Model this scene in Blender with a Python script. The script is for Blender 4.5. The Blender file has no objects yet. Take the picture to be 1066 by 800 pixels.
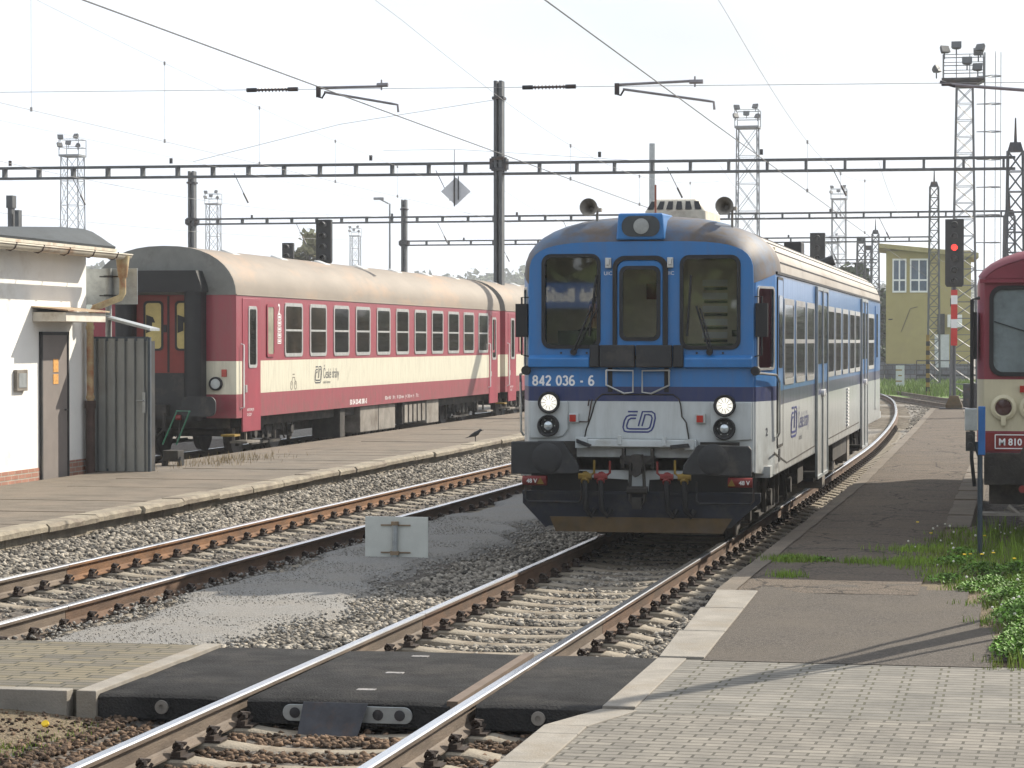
import bpy, bmesh, math, random
import numpy as np
from mathutils import Vector, Matrix
random.seed(7); RNG = np.random.default_rng(7)
SC = bpy.context.scene; COL = SC.collection
R = math.radians

# ------------------------------------------------------------------ camera
# x = across the tracks (right +), y = along the tracks (away +), z = 0 at rail top
cam = bpy.data.cameras.new('camera'); camo = bpy.data.objects.new('camera', cam); COL.objects.link(camo)
cam.sensor_width = 36; cam.lens = 36*2600/1066; cam.clip_end = 3000; cam.clip_start = .5
camo.location = (0, 0, 2.24); camo.rotation_euler = (R(90-.97), 0, R(11.5)); SC.camera = camo

# ------------------------------------------------------------------ light
SUN_DIR = Vector((.85, 1.12, 1.0)).normalized()
el = math.asin(SUN_DIR.z); az = math.atan2(SUN_DIR.x, SUN_DIR.y)
W = bpy.data.worlds.new('World'); SC.world = W; W.use_nodes = True
nt = W.node_tree; nt.nodes.clear()
out = nt.nodes.new('ShaderNodeOutputWorld'); bg = nt.nodes.new('ShaderNodeBackground')
sky = nt.nodes.new('ShaderNodeTexSky'); sky.sky_type = 'NISHITA'; sky.sun_disc = False
sky.sun_elevation = el; sky.sun_rotation = az; sky.dust_density = 4.0; sky.air_density = 1.0; sky.ozone_density = 1.5
tc = nt.nodes.new('ShaderNodeTexCoord'); mp = nt.nodes.new('ShaderNodeMapping'); mp.inputs['Scale'].default_value = (1, 1, 2.2)
ns = nt.nodes.new('ShaderNodeTexNoise'); ns.inputs['Scale'].default_value = 3.2; ns.inputs['Detail'].default_value = 5
rp = nt.nodes.new('ShaderNodeValToRGB'); rp.color_ramp.elements[0].position = .28; rp.color_ramp.elements[1].position = .52
rp.color_ramp.elements[0].color = (.5, .5, .5, 1); rp.color_ramp.elements[1].color = (.97, .97, .97, 1)
mx = nt.nodes.new('ShaderNodeMixRGB'); mx.inputs[2].default_value = (9.0, 9.7, 10.7, 1)
nt.links.new(tc.outputs['Generated'], mp.inputs[0]); nt.links.new(mp.outputs[0], ns.inputs['Vector'])
nt.links.new(ns.outputs[0], rp.inputs[0]); nt.links.new(rp.outputs[0], mx.inputs[0])
nt.links.new(sky.outputs[0], mx.inputs[1]); nt.links.new(mx.outputs[0], bg.inputs[0]); nt.links.new(bg.outputs[0], out.inputs[0])
bg.inputs[1].default_value = 0.074
sl = bpy.data.lights.new('sun', 'SUN'); sl.energy = 5.0; sl.angle = R(.6); sl.color = (1, .92, .79)
so = bpy.data.objects.new('sun', sl); COL.objects.link(so)
so.rotation_euler = SUN_DIR.to_track_quat('Z', 'Y').to_euler()
SC.view_settings.view_transform = 'Standard'; SC.view_settings.look = 'None'
SC.view_settings.exposure = 0.66; SC.view_settings.gamma = 1
SC.render.engine = 'CYCLES'; SC.cycles.use_denoising = True
SC.cycles.max_bounces = 6; SC.cycles.volume_bounces = 0; SC.cycles.transparent_max_bounces = 12

# ------------------------------------------------------------------ materials
MATS = {}
def M(name, col, rough=.6, metal=0., var=.25, scale=5., col2=None, amt=.5, bump=0., bscale=60., spec=.4, st=(1, 1, 1), isl=0., coat=0., emit=0.):
    if name in MATS: return MATS[name]
    m = bpy.data.materials.new(name); m.use_nodes = True; n = m.node_tree.nodes; l = m.node_tree.links
    b = n['Principled BSDF']; b.inputs['Roughness'].default_value = rough; b.inputs['Metallic'].default_value = metal
    b.inputs['Specular IOR Level'].default_value = spec; b.inputs['Coat Weight'].default_value = coat; b.inputs['Coat Roughness'].default_value = .08
    t = n.new('ShaderNodeTexCoord'); mp = n.new('ShaderNodeMapping'); mp.inputs['Scale'].default_value = st; l.new(t.outputs['Object'], mp.inputs[0])
    c4 = (*col, 1)
    ns = n.new('ShaderNodeTexNoise'); ns.inputs['Scale'].default_value = scale; ns.inputs['Detail'].default_value = 6; ns.inputs['Roughness'].default_value = .65
    l.new(mp.outputs[0], ns.inputs['Vector'])
    r = n.new('ShaderNodeValToRGB'); e = r.color_ramp.elements
    e[0].position = .33; e[1].position = .67
    e[0].color = (*[c*(1-var) for c in col], 1); e[1].color = (*[min(1, c*(1+var)) for c in col], 1)
    l.new(ns.outputs[0], r.inputs[0]); last = r.outputs[0]
    if col2:
        n2 = n.new('ShaderNodeTexNoise'); n2.inputs['Scale'].default_value = scale*.45; n2.inputs['Detail'].default_value = 8; n2.inputs['Roughness'].default_value = .7
        l.new(mp.outputs[0], n2.inputs['Vector'])
        r2 = n.new('ShaderNodeValToRGB'); r2.color_ramp.elements[0].position = .62-amt*.32; r2.color_ramp.elements[1].position = .8-amt*.3
        l.new(n2.outputs[0], r2.inputs[0]); x = n.new('ShaderNodeMixRGB'); x.inputs[2].default_value = (*col2, 1)
        l.new(r2.outputs[0], x.inputs[0]); l.new(last, x.inputs[1]); last = x.outputs[0]
    if isl:
        g = n.new('ShaderNodeNewGeometry'); r3 = n.new('ShaderNodeValToRGB'); k = r3.color_ramp
        k.elements[0].color = (1-isl, 1-isl, 1-isl, 1); k.elements[1].color = (1+isl, 1+isl*.93, 1+isl*.8, 1)
        q = k.elements.new(.5); q.color = (1.02, .97, .9, 1)
        l.new(g.outputs['Random Per Island'], r3.inputs[0]); x = n.new('ShaderNodeMixRGB'); x.blend_type = 'MULTIPLY'; x.inputs[0].default_value = 1
        l.new(last, x.inputs[1]); l.new(r3.outputs[0], x.inputs[2]); last = x.outputs[0]
    l.new(last, b.inputs['Base Color'])
    if bump:
        n3 = n.new('ShaderNodeTexNoise'); n3.inputs['Scale'].default_value = bscale; n3.inputs['Detail'].default_value = 4
        l.new(mp.outputs[0], n3.inputs['Vector']); bp = n.new('ShaderNodeBump'); bp.inputs['Strength'].default_value = min(1, bump); bp.inputs['Distance'].default_value = .01*max(1, bump)
        l.new(n3.outputs[0], bp.inputs['Height']); l.new(bp.outputs[0], b.inputs['Normal'])
    if emit:
        b.inputs['Emission Color'].default_value = c4; b.inputs['Emission Strength'].default_value = emit
    MATS[name] = m; return m

def MZ(name, bands, rough=.35, dirt=.25, coat=.3, dcol=(.12, .1, .08), grime=None):
    """paint whose colour changes with height: bands = [(z_from, colour), ...]; streaky wear"""
    m = bpy.data.materials.new(name); m.use_nodes = True; n = m.node_tree.nodes; l = m.node_tree.links; b = n['Principled BSDF']
    b.inputs['Roughness'].default_value = rough; b.inputs['Coat Weight'].default_value = coat; b.inputs['Coat Roughness'].default_value = .12
    t = n.new('ShaderNodeTexCoord'); s = n.new('ShaderNodeSeparateXYZ'); l.new(t.outputs['Object'], s.inputs[0])
    d = n.new('ShaderNodeMath'); d.operation = 'MULTIPLY'; d.inputs[1].default_value = .2; l.new(s.outputs[2], d.inputs[0])
    r = n.new('ShaderNodeValToRGB'); cr = r.color_ramp; cr.interpolation = 'CONSTANT'
    cr.elements[0].position = 0; cr.elements[0].color = (*bands[0][1], 1)
    cr.elements[1].position = bands[1][0]*.2; cr.elements[1].color = (*bands[1][1], 1)
    for z, c in bands[2:]: q = cr.elements.new(z*.2); q.color = (*c, 1)
    l.new(d.outputs[0], r.inputs[0])
    mp = n.new('ShaderNodeMapping'); mp.inputs['Scale'].default_value = (7, 7, .9); l.new(t.outputs['Object'], mp.inputs[0])
    ns = n.new('ShaderNodeTexNoise'); ns.inputs['Scale'].default_value = 1.6; ns.inputs['Detail'].default_value = 8; ns.inputs['Roughness'].default_value = .7; l.new(mp.outputs[0], ns.inputs['Vector'])
    r2 = n.new('ShaderNodeValToRGB'); r2.color_ramp.elements[0].position = .42; r2.color_ramp.elements[1].position = .85
    r2.color_ramp.elements[1].color = (dirt, dirt, dirt, 1); l.new(ns.outputs[0], r2.inputs[0])
    x = n.new('ShaderNodeMixRGB'); x.inputs[2].default_value = (*dcol, 1); l.new(r2.outputs[0], x.inputs[0]); l.new(r.outputs[0], x.inputs[1])
    last = x.outputs[0]
    if grime:                                                       # brake dust thrown up on the lowest panels
        g = n.new('ShaderNodeMapRange'); g.inputs['From Min'].default_value = grime[1]; g.inputs['From Max'].default_value = grime[0]; g.inputs['To Min'].default_value = 0; g.inputs['To Max'].default_value = grime[2]; l.new(s.outputs[2], g.inputs[0])
        n4 = n.new('ShaderNodeTexNoise'); n4.inputs['Scale'].default_value = 5; n4.inputs['Detail'].default_value = 8; l.new(t.outputs['Object'], n4.inputs['Vector'])
        r4 = n.new('ShaderNodeValToRGB'); r4.color_ramp.elements[0].position = .35; r4.color_ramp.elements[1].position = .62; l.new(n4.outputs[0], r4.inputs[0])
        mu = n.new('ShaderNodeMath'); mu.operation = 'MULTIPLY'; l.new(g.outputs[0], mu.inputs[0]); l.new(r4.outputs[0], mu.inputs[1])
        y = n.new('ShaderNodeMixRGB'); y.inputs[2].default_value = (.09, .07, .05, 1); l.new(mu.outputs[0], y.inputs[0]); l.new(last, y.inputs[1]); last = y.outputs[0]
    l.new(last, b.inputs['Base Color'])
    rr_ = n.new('ShaderNodeMath'); rr_.operation = 'MULTIPLY_ADD'; rr_.inputs[1].default_value = .3; rr_.inputs[2].default_value = rough-.1
    l.new(ns.outputs[0], rr_.inputs[0]); l.new(rr_.outputs[0], b.inputs['Roughness'])
    MATS[name] = m; return m

def MBRICK(name, c1, c2, mortar, bw, bh, ms, off=.5, rot=0., plane='xy', rough=.85, wear=.35, sq=1.0, bump=.6):
    m = bpy.data.materials.new(name); m.use_nodes = True; n = m.node_tree.nodes; l = m.node_tree.links; b = n['Principled BSDF']
    b.inputs['Roughness'].default_value = rough; b.inputs['Specular IOR Level'].default_value = .3
    t = n.new('ShaderNodeTexCoord'); mp = n.new('ShaderNodeMapping'); l.new(t.outputs['Object'], mp.inputs[0])
    mp.inputs['Rotation'].default_value = (0, 0, rot)
    if plane != 'xy':
        sp = n.new('ShaderNodeSeparateXYZ'); cb = n.new('ShaderNodeCombineXYZ'); l.new(t.outputs['Object'], sp.inputs[0])
        l.new(sp.outputs[1 if plane == 'yz' else 0], cb.inputs[0]); l.new(sp.outputs[2], cb.inputs[1]); l.new(cb.outputs[0], mp.inputs[0])
    k = n.new('ShaderNodeTexBrick'); l.new(mp.outputs[0], k.inputs['Vector']); k.offset = off; k.squash = sq
    k.inputs['Scale'].default_value = 1; k.inputs['Color1'].default_value = (*c1, 1); k.inputs['Color2'].default_value = (*c2, 1); k.inputs['Mortar'].default_value = (*mortar, 1)
    k.inputs['Mortar Size'].default_value = ms; k.inputs['Brick Width'].default_value = bw; k.inputs['Row Height'].default_value = bh; k.inputs['Mortar Smooth'].default_value = .2
    ns = n.new('ShaderNodeTexNoise'); ns.inputs['Scale'].default_value = 2.2; ns.inputs['Detail'].default_value = 9; ns.inputs['Roughness'].default_value = .75; l.new(t.outputs['Object'], ns.inputs['Vector'])
    r = n.new('ShaderNodeValToRGB'); r.color_ramp.elements[0].position = .3; r.color_ramp.elements[1].position = .7
    r.color_ramp.elements[0].color = (1-wear, 1-wear, 1-wear, 1); r.color_ramp.elements[1].color = (1.15, 1.13, 1.1, 1); l.new(ns.outputs[0], r.inputs[0])
    x = n.new('ShaderNodeMixRGB'); x.blend_type = 'MULTIPLY'; x.inputs[0].default_value = 1; l.new(k.outputs[0], x.inputs[1]); l.new(r.outputs[0], x.inputs[2]); l.new(x.outputs[0], b.inputs['Base Color'])
    bp = n.new('ShaderNodeBump'); bp.inputs['Strength'].default_value = bump; bp.inputs['Distance'].default_value = .012; bp.invert = True
    n2 = n.new('ShaderNodeTexNoise'); n2.inputs['Scale'].default_value = 90; l.new(t.outputs['Object'], n2.inputs['Vector'])
    ad = n.new('ShaderNodeMath'); ad.operation = 'MULTIPLY_ADD'; ad.inputs[1].default_value = .25; l.new(n2.outputs[0], ad.inputs[0]); l.new(k.outputs['Fac'], ad.inputs[2])
    l.new(ad.outputs[0], bp.inputs['Height']); l.new(bp.outputs[0], b.inputs['Normal'])
    MATS[name] = m; return m

def MGRAVEL(name, cols, vscale, bump=.8, rough=.9, big=None, amt=.5, crack=0.):
    m = bpy.data.materials.new(name); m.use_nodes = True; n = m.node_tree.nodes; l = m.node_tree.links; b = n['Principled BSDF']
    b.inputs['Roughness'].default_value = rough; b.inputs['Specular IOR Level'].default_value = .25
    t = n.new('ShaderNodeTexCoord')
    v = n.new('ShaderNodeTexVoronoi'); v.inputs['Scale'].default_value = vscale; l.new(t.outputs['Object'], v.inputs['Vector'])
    s = n.new('ShaderNodeSeparateColor'); l.new(v.outputs['Color'], s.inputs[0])
    r = n.new('ShaderNodeValToRGB'); cr = r.color_ramp
    cr.elements[0].color = (*cols[0], 1); cr.elements[1].color = (*cols[-1], 1)
    for i, c in enumerate(cols[1:-1]): q = cr.elements.new((i+1)/(len(cols)-1)); q.color = (*c, 1)
    l.new(s.outputs[0], r.inputs[0]); last = r.outputs[0]
    if big:
        ns = n.new('ShaderNodeTexNoise'); ns.inputs['Scale'].default_value = 1.1; ns.inputs['Detail'].default_value = 10; ns.inputs['Roughness'].default_value = .72; l.new(t.outputs['Object'], ns.inputs['Vector'])
        r2 = n.new('ShaderNodeValToRGB'); r2.color_ramp.elements[0].position = .4; r2.color_ramp.elements[1].position = .65; r2.color_ramp.elements[1].color = (amt, amt, amt, 1); l.new(ns.outputs[0], r2.inputs[0])
        x = n.new('ShaderNodeMixRGB'); x.inputs[2].default_value = (*big, 1); l.new(r2.outputs[0], x.inputs[0]); l.new(last, x.inputs[1]); last = x.outputs[0]
    if crack:
        nd = n.new('ShaderNodeTexNoise'); nd.inputs['Scale'].default_value = 2.5; nd.inputs['Detail'].default_value = 6; l.new(t.outputs['Object'], nd.inputs['Vector'])
        ad = n.new('ShaderNodeVectorMath'); ad.operation = 'MULTIPLY_ADD'; ad.inputs[1].default_value = (.55, .55, .55); l.new(nd.outputs['Color'], ad.inputs[0]); l.new(t.outputs['Object'], ad.inputs[2])
        v2 = n.new('ShaderNodeTexVoronoi'); v2.feature = 'DISTANCE_TO_EDGE'; v2.inputs['Scale'].default_value = crack; l.new(ad.outputs[0], v2.inputs['Vector'])
        r5 = n.new('ShaderNodeValToRGB'); r5.color_ramp.elements[0].position = .006; r5.color_ramp.elements[1].position = .018; r5.color_ramp.elements[0].color = (.3, .3, .3, 1); l.new(v2.outputs['Distance'], r5.inputs[0])
        x2 = n.new('ShaderNodeMixRGB'); x2.blend_type = 'MULTIPLY'; x2.inputs[0].default_value = 1; l.new(last, x2.inputs[1]); l.new(r5.outputs[0], x2.inputs[2]); last = x2.outputs[0]
    l.new(last, b.inputs['Base Color'])
    bp = n.new('ShaderNodeBump'); bp.inputs['Strength'].default_value = bump; bp.inputs['Distance'].default_value = .6/vscale; bp.invert = True
    l.new(v.outputs['Distance'], bp.inputs['Height']); l.new(bp.outputs[0], b.inputs['Normal'])
    MATS[name] = m; return m

def MGLASS(name, tint=(.8, .85, .82), alpha=.75, rough=.02):
    """window glass: see-through with a fresnel reflection"""
    m = bpy.data.materials.new(name); m.use_nodes = True; n = m.node_tree.nodes; l = m.node_tree.links; n.clear()
    o = n.new('ShaderNodeOutputMaterial'); tr = n.new('ShaderNodeBsdfTransparent'); tr.inputs[0].default_value = (*[c*alpha for c in tint], 1)
    g = n.new('ShaderNodeBsdfGlossy'); g.inputs['Roughness'].default_value = rough
    f = n.new('ShaderNodeFresnel'); f.inputs[0].default_value = 1.75; x = n.new('ShaderNodeMixShader')
    l.new(f.outputs[0], x.inputs[0]); l.new(tr.outputs[0], x.inputs[1]); l.new(g.outputs[0], x.inputs[2]); l.new(x.outputs[0], o.inputs[0])
    MATS[name] = m; return m

# ------------------------------------------------------------------ mesh helpers
class MB:
    def __init__(s): s.v = []; s.f = []; s.m = []; s.k = 0
    def add(s, vs, fs):
        o = len(s.v); s.v.extend([tuple(p) for p in vs])
        for f in fs: s.f.append([i+o for i in f]); s.m.append(s.k)
        return s
    def box(s, c, d, rot=None):
        x, y, z = [k/2 for k in d]; P = [(-x,-y,-z),(x,-y,-z),(x,y,-z),(-x,y,-z),(-x,-y,z),(x,-y,z),(x,y,z),(-x,y,z)]
        if rot is not None: P = [rot @ Vector(p) for p in P]
        return s.add([(p[0]+c[0], p[1]+c[1], p[2]+c[2]) for p in P], [(0,3,2,1),(4,5,6,7),(0,1,5,4),(1,2,6,5),(2,3,7,6),(3,0,4,7)])
    def bb(s, a, b): return s.box([(a[i]+b[i])/2 for i in range(3)], [abs(b[i]-a[i]) for i in range(3)])
    def cyl(s, p, q, r, r2=None, n=10, cap=True):
        p, q = Vector(p), Vector(q); r2 = r if r2 is None else r2; d = (q-p).normalized()
        a = d.orthogonal().normalized(); b = d.cross(a)
        vs = []
        for i in range(n):
            t = 2*math.pi*i/n + math.pi/n; k = a*math.cos(t)+b*math.sin(t); vs += [p+k*r, q+k*r2]
        fs = [(2*i, 2*((i+1) % n), 2*((i+1) % n)+1, 2*i+1) for i in range(n)]
        if cap: fs += [tuple(2*i for i in reversed(range(n))), tuple(2*i+1 for i in range(n))]
        return s.add(vs, fs)
    def tube(s, pts, r, n=6):
        pts = [Vector(p) for p in pts]; vs = []; up = None
        for i, p in enumerate(pts):
            d = (pts[min(i+1, len(pts)-1)]-pts[max(i-1, 0)]).normalized()
            a = d.orthogonal().normalized() if up is None else (up-d*up.dot(d)).normalized()
            up = a; b = d.cross(a)
            for k in range(n): t = 2*math.pi*k/n; vs.append(p+(a*math.cos(t)+b*math.sin(t))*r)
        fs = [(i*n+k, i*n+(k+1) % n, (i+1)*n+(k+1) % n, (i+1)*n+k) for i in range(len(pts)-1) for k in range(n)]
        fs += [tuple(reversed(range(n))), tuple((len(pts)-1)*n+k for k in range(n))]
        return s.add(vs, fs)
    def loft(s, rings, cap=True, closed=True):
        n = len(rings[0]); vs = [p for r in rings for p in r]
        fs = [(i*n+k, i*n+(k+1) % n, (i+1)*n+(k+1) % n, (i+1)*n+k) for i in range(len(rings)-1) for k in range(n if closed else n-1)]
        if cap: fs += [tuple(reversed(range(n))), tuple((len(rings)-1)*n+k for k in range(n))]
        return s.add(vs, fs)
    def lathe(s, c, axis, prof, n=20):
        """prof = [(radius, along), ...] round axis through c"""
        c = Vector(c); d = Vector(axis).normalized(); a = d.orthogonal().normalized(); b = d.cross(a)
        rings = [[c+d*h+(a*math.cos(2*math.pi*i/n)+b*math.sin(2*math.pi*i/n))*max(r, 1e-4) for i in range(n)] for r, h in prof]
        return s.loft(rings)
    def prism(s, poly, fr, d0, d1):
        """2D polygon extruded along the frame's third axis"""
        n = len(poly); vs = [fr(a, b, d0) for a, b in poly]+[fr(a, b, d1) for a, b in poly]
        return s.add(vs, [tuple(range(n))[::-1], tuple(range(n, 2*n))]+[(i, (i+1) % n, n+(i+1) % n, n+i) for i in range(n)])
    def panel(s, outer, holes, fr, d0, d1):
        """flat panel with holes"""
        bm = bmesh.new(); loops = []
        for lp in [outer]+holes:
            vv = [bm.verts.new((a, b, 0)) for a, b in lp]; loops.append(vv)
            for i in range(len(vv)): bm.edges.new((vv[i], vv[(i+1) % len(vv)]))
        bmesh.ops.triangle_fill(bm, use_beauty=True, use_dissolve=False, edges=bm.edges[:])
        bm.verts.index_update(); n = len(bm.verts); co = [v.co.copy() for v in bm.verts]
        tri = [[v.index for v in f.verts] for f in bm.faces]
        vs = [fr(c.x, c.y, d1) for c in co]+[fr(c.x, c.y, d0) for c in co]
        fs = [tuple(t) for t in tri]+[tuple(i+n for i in reversed(t)) for t in tri]
        for lp in loops:
            ix = [v.index for v in lp]
            fs += [(ix[i], ix[(i+1) % len(ix)], ix[(i+1) % len(ix)]+n, ix[i]+n) for i in range(len(ix))]
        bm.free(); return s.add(vs, fs)
    def frame(s, outer, inner, fr, d0, d1):
        """ring between two loops of equal length"""
        n = len(outer); vs = [fr(a, b, d) for d in (d0, d1) for lp in (outer, inner) for a, b in lp]
        fs = []
        for i in range(n):
            j = (i+1) % n
            fs += [(2*n+i, 2*n+j, 3*n+j, 3*n+i), (i, n+i, n+j, j), (i, j, 2*n+j, 2*n+i), (n+i, 3*n+i, 3*n+j, n+j)]
        return s.add(vs, fs)
    def stroke(s, pts, w, fr, d0, d1, closed=False):
        """flat stroke of width w along 2D points"""
        P = [Vector(p) for p in pts]; n = len(P); L = []; Rr = []
        for i in range(n):
            a = P[(i-1) % n] if (closed or i) else P[0]; b = P[(i+1) % n] if (closed or i < n-1) else P[-1]
            d = (b-a).normalized(); q = Vector((-d.y, d.x))*w/2; L.append(P[i]+q); Rr.append(P[i]-q)
        if closed: return s.frame([tuple(p) for p in L], [tuple(p) for p in Rr], fr, d0, d1)
        return s.prism([tuple(p) for p in L]+[tuple(p) for p in reversed(Rr)], fr, d0, d1)
    def parts(s, name, mats, parent=None, join=.0, **kw):
        """one object for each piece that stands apart from the others"""
        n = len(s.v); p = list(range(n))
        def find(i):
            while p[i] != i: p[i] = p[p[i]]; i = p[i]
            return i
        for f in s.f:
            for i in f[1:]: p[find(i)] = find(f[0])
        roots = {}
        for i in range(n): roots.setdefault(find(i), []).append(i)
        boxes = []
        for r, ix in roots.items():
            a = np.array([s.v[i] for i in ix]); boxes.append([a.min(0)-join, a.max(0)+join, {r}])
        ch = True
        while ch:
            ch = False
            for i in range(len(boxes)):
                for j in range(i+1, len(boxes)):
                    if (boxes[i][0] <= boxes[j][1]).all() and (boxes[j][0] <= boxes[i][1]).all():
                        boxes[i] = [np.minimum(boxes[i][0], boxes[j][0]), np.maximum(boxes[i][1], boxes[j][1]), boxes[i][2] | boxes[j][2]]; del boxes[j]; ch = True; break
                if ch: break
        out_ = []
        for lo, hi, rs in boxes:
            b = MB(); mp = {}
            for f, m in zip(s.f, s.m):
                if find(f[0]) in rs:
                    for i in f:
                        if i not in mp: mp[i] = len(b.v); b.v.append(s.v[i])
                    b.f.append([mp[i] for i in f]); b.m.append(m)
            out_.append(b.obj(name, mats, parent, **kw))
        return out_
    def obj(s, name, mats, parent=None, smooth=None, bev=0., fix=True, **tags):
        me = bpy.data.meshes.new(name); me.from_pydata([tuple(p) for p in s.v], [], s.f)
        if not isinstance(mats, (list, tuple)): mats = [mats]
        for m in mats: me.materials.append(m)
        if len(mats) > 1: me.polygons.foreach_set('material_index', s.m)
        if fix:
            bm = bmesh.new(); bm.from_mesh(me); bmesh.ops.recalc_face_normals(bm, faces=bm.faces[:]); bm.to_mesh(me); bm.free()
        if smooth:
            me.polygons.foreach_set('use_smooth', [True]*len(me.polygons)); me.set_sharp_from_angle(angle=R(smooth))
        me.update()
        o = bpy.data.objects.new(name, me); COL.objects.link(o)
        if parent: o.parent = parent
        if bev:
            b = o.modifiers.new('bevel', 'BEVEL'); b.width = bev; b.segments = 2; b.limit_method = 'ANGLE'; b.angle_limit = R(40)
        tag(o, **tags); return o

def tag(o, label=None, cat=None, group=None, kind=None):
    if label: o['label'] = label
    if cat: o['category'] = cat
    if group: o['group'] = group
    if kind: o['kind'] = kind
    return o
def thing(name, label, cat, loc=(0, 0, 0), rz=0, group=None):
    o = bpy.data.objects.new(name, None); o.empty_display_size = .2; COL.objects.link(o); o.location = loc; o.rotation_euler = (0, 0, rz)
    return tag(o, label, cat, group)
def dup(o, parent=None, loc=None, rz=None, label=None):
    c = o.copy(); COL.objects.link(c)
    if parent: c.parent = parent
    if loc is not None: c.location = loc
    if rz is not None: c.rotation_euler = (0, 0, rz)
    if label: c['label'] = label
    for ch in list(o.children): dup(ch, c)
    return c
def rr(x0, z0, x1, z1, r, n=5):
    x0, x1 = min(x0, x1), max(x0, x1); z0, z1 = min(z0, z1), max(z0, z1); r = min(r, (x1-x0)/2.01, (z1-z0)/2.01)
    P = []
    for cx, cz, a in ((x1-r, z0+r, -90), (x1-r, z1-r, 0), (x0+r, z1-r, 90), (x0+r, z0+r, 180)):
        for i in range(n+1): t = R(a+90*i/n); P.append((cx+r*math.cos(t), cz+r*math.sin(t)))
    return P
def circ(cx, cz, r, n=20): return [(cx+r*math.cos(2*math.pi*i/n), cz+r*math.sin(2*math.pi*i/n)) for i in range(n)]
def smooth_path(pts, step):
    """Catmull-Rom through points, sampled about every step"""
    P = [Vector(p) for p in pts]; P = [P[0]*2-P[1]]+P+[P[-1]*2-P[-2]]; outp = []
    for i in range(1, len(P)-2):
        n = max(1, int((P[i+1]-P[i]).length/step))
        for k in range(n):
            t = k/n; a, b, c, d = P[i-1:i+3]
            outp.append(.5*((2*b)+(c-a)*t+(2*a-5*b+4*c-d)*t*t+(3*b-a-3*c+d)*t**3))
    return outp+[P[-2]]
def text(body, size, fr, parent, name, mat, d0=.001, sx=1., bold=0., align='LEFT', **tags):
    """lettering laid on a surface: fr(a, b, d)"""
    cu = bpy.data.curves.new('lettering', 'FONT'); cu.body = body; cu.size = size; cu.offset = bold; cu.align_x = align; cu.resolution_u = 3
    t = bpy.data.objects.new('lettering', cu); COL.objects.link(t)
    dg = bpy.context.evaluated_depsgraph_get(); me = bpy.data.meshes.new_from_object(t.evaluated_get(dg))
    bpy.data.objects.remove(t); bpy.data.curves.remove(cu)
    for v in me.vertices: v.co = Vector(fr(v.co.x*sx, v.co.y, d0))
    me.materials.clear(); me.materials.append(mat)
    o = bpy.data.objects.new(name, me); COL.objects.link(o)
    if parent: o.parent = parent
    return tag(o, **tags)
# ------------------------------------------------------------------ palette
stone_c = [(.14,.125,.11),(.24,.225,.2),(.33,.31,.275),(.22,.19,.155),(.42,.4,.36)]
m_ground = MGRAVEL('yard gravel', [(.11,.1,.09),(.2,.185,.16),(.28,.26,.23)], 28, big=(.12,.1,.075), amt=.5)
m_bed = MGRAVEL('ballast bed', [(.045,.038,.032),(.09,.08,.07),(.15,.135,.115)], 20, bump=1, big=(.1,.075,.055), amt=.5)
m_fine = MGRAVEL('fine gravel', [(.13,.127,.12),(.19,.185,.175),(.25,.24,.225),(.15,.145,.137)], 85, bump=.9, big=(.2,.17,.13), amt=.35)
m_stone = M('ballast stone', (.195,.182,.163), .9, var=.3, scale=3, isl=.75, bump=.4, bscale=120, spec=.2)
m_stone_b = M('brown stone', (.1,.068,.047), .9, var=.35, scale=3, isl=.7, bump=.4, bscale=120, spec=.2)
m_pebble = M('pebble', (.23,.222,.208), .9, var=.1, scale=3, isl=.12, spec=.2)
m_earth = MGRAVEL('earth', [(.06,.045,.03),(.13,.095,.06),(.19,.145,.1),(.09,.07,.045)], 60, bump=1, big=(.16,.13,.07), amt=.6)
m_conc = M('concrete', (.22,.2,.17), .85, var=.18, scale=4, col2=(.2,.17,.13), amt=.4, bump=.5, bscale=70)
m_slab = M('old concrete', (.115,.095,.072), .9, var=.25, scale=3, col2=(.15,.12,.09), amt=.55, bump=.9, bscale=30)
m_edge = M('platform edge concrete', (.23,.2,.15), .9, var=.3, scale=4, col2=(.16,.13,.1), amt=.5, bump=1.2, bscale=25)
m_sleep = M('sleeper concrete', (.25,.215,.165), .9, var=.2, scale=7, col2=(.12,.09,.06), amt=.5, bump=.6, bscale=60)
m_rust = M('rusty rail', (.16,.078,.033), .85, var=.35, scale=9, col2=(.09,.05,.03), amt=.4, bump=.5, bscale=90, st=(1, .25, 1))
m_rustn = M('brown rusty rail', (.095,.053,.03), .85, var=.35, scale=9, col2=(.06,.04,.028), amt=.4, bump=.5, bscale=90, st=(1, .25, 1))
m_rustd = M('brown rail', (.12,.09,.065), .75, var=.3, scale=9, col2=(.07,.05,.035), amt=.4, bump=.4, bscale=90, st=(1, .25, 1))
m_shine = M('polished rail head', (.62,.63,.65), .24, 1., var=.12, scale=20, st=(3, .1, 1), bump=.15, bscale=20)
m_clip = M('fastening iron', (.04,.028,.022), .7, .3, var=.4, scale=20)
m_rubber = M('crossing rubber', (.024,.0235,.0235), .8, var=.35, scale=3, col2=(.05,.046,.042), amt=.4, bump=1.2, bscale=60, spec=.08)
m_asph = MGRAVEL('asphalt', [(.035,.03,.025),(.064,.054,.045),(.11,.094,.079),(.052,.044,.037)], 95, bump=.8, big=(.095,.079,.062), amt=.6)
m_dirtasph = MGRAVEL('worn asphalt', [(.042,.034,.027),(.085,.068,.053),(.135,.108,.085),(.065,.052,.041)], 48, bump=1, big=(.13,.1,.072), amt=.6, crack=.9)
m_pave = MBRICK('grey paving blocks', (.205,.192,.17), (.15,.142,.127), (.075,.07,.045), .235, .115, .009, off=.22, wear=.4)
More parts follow.
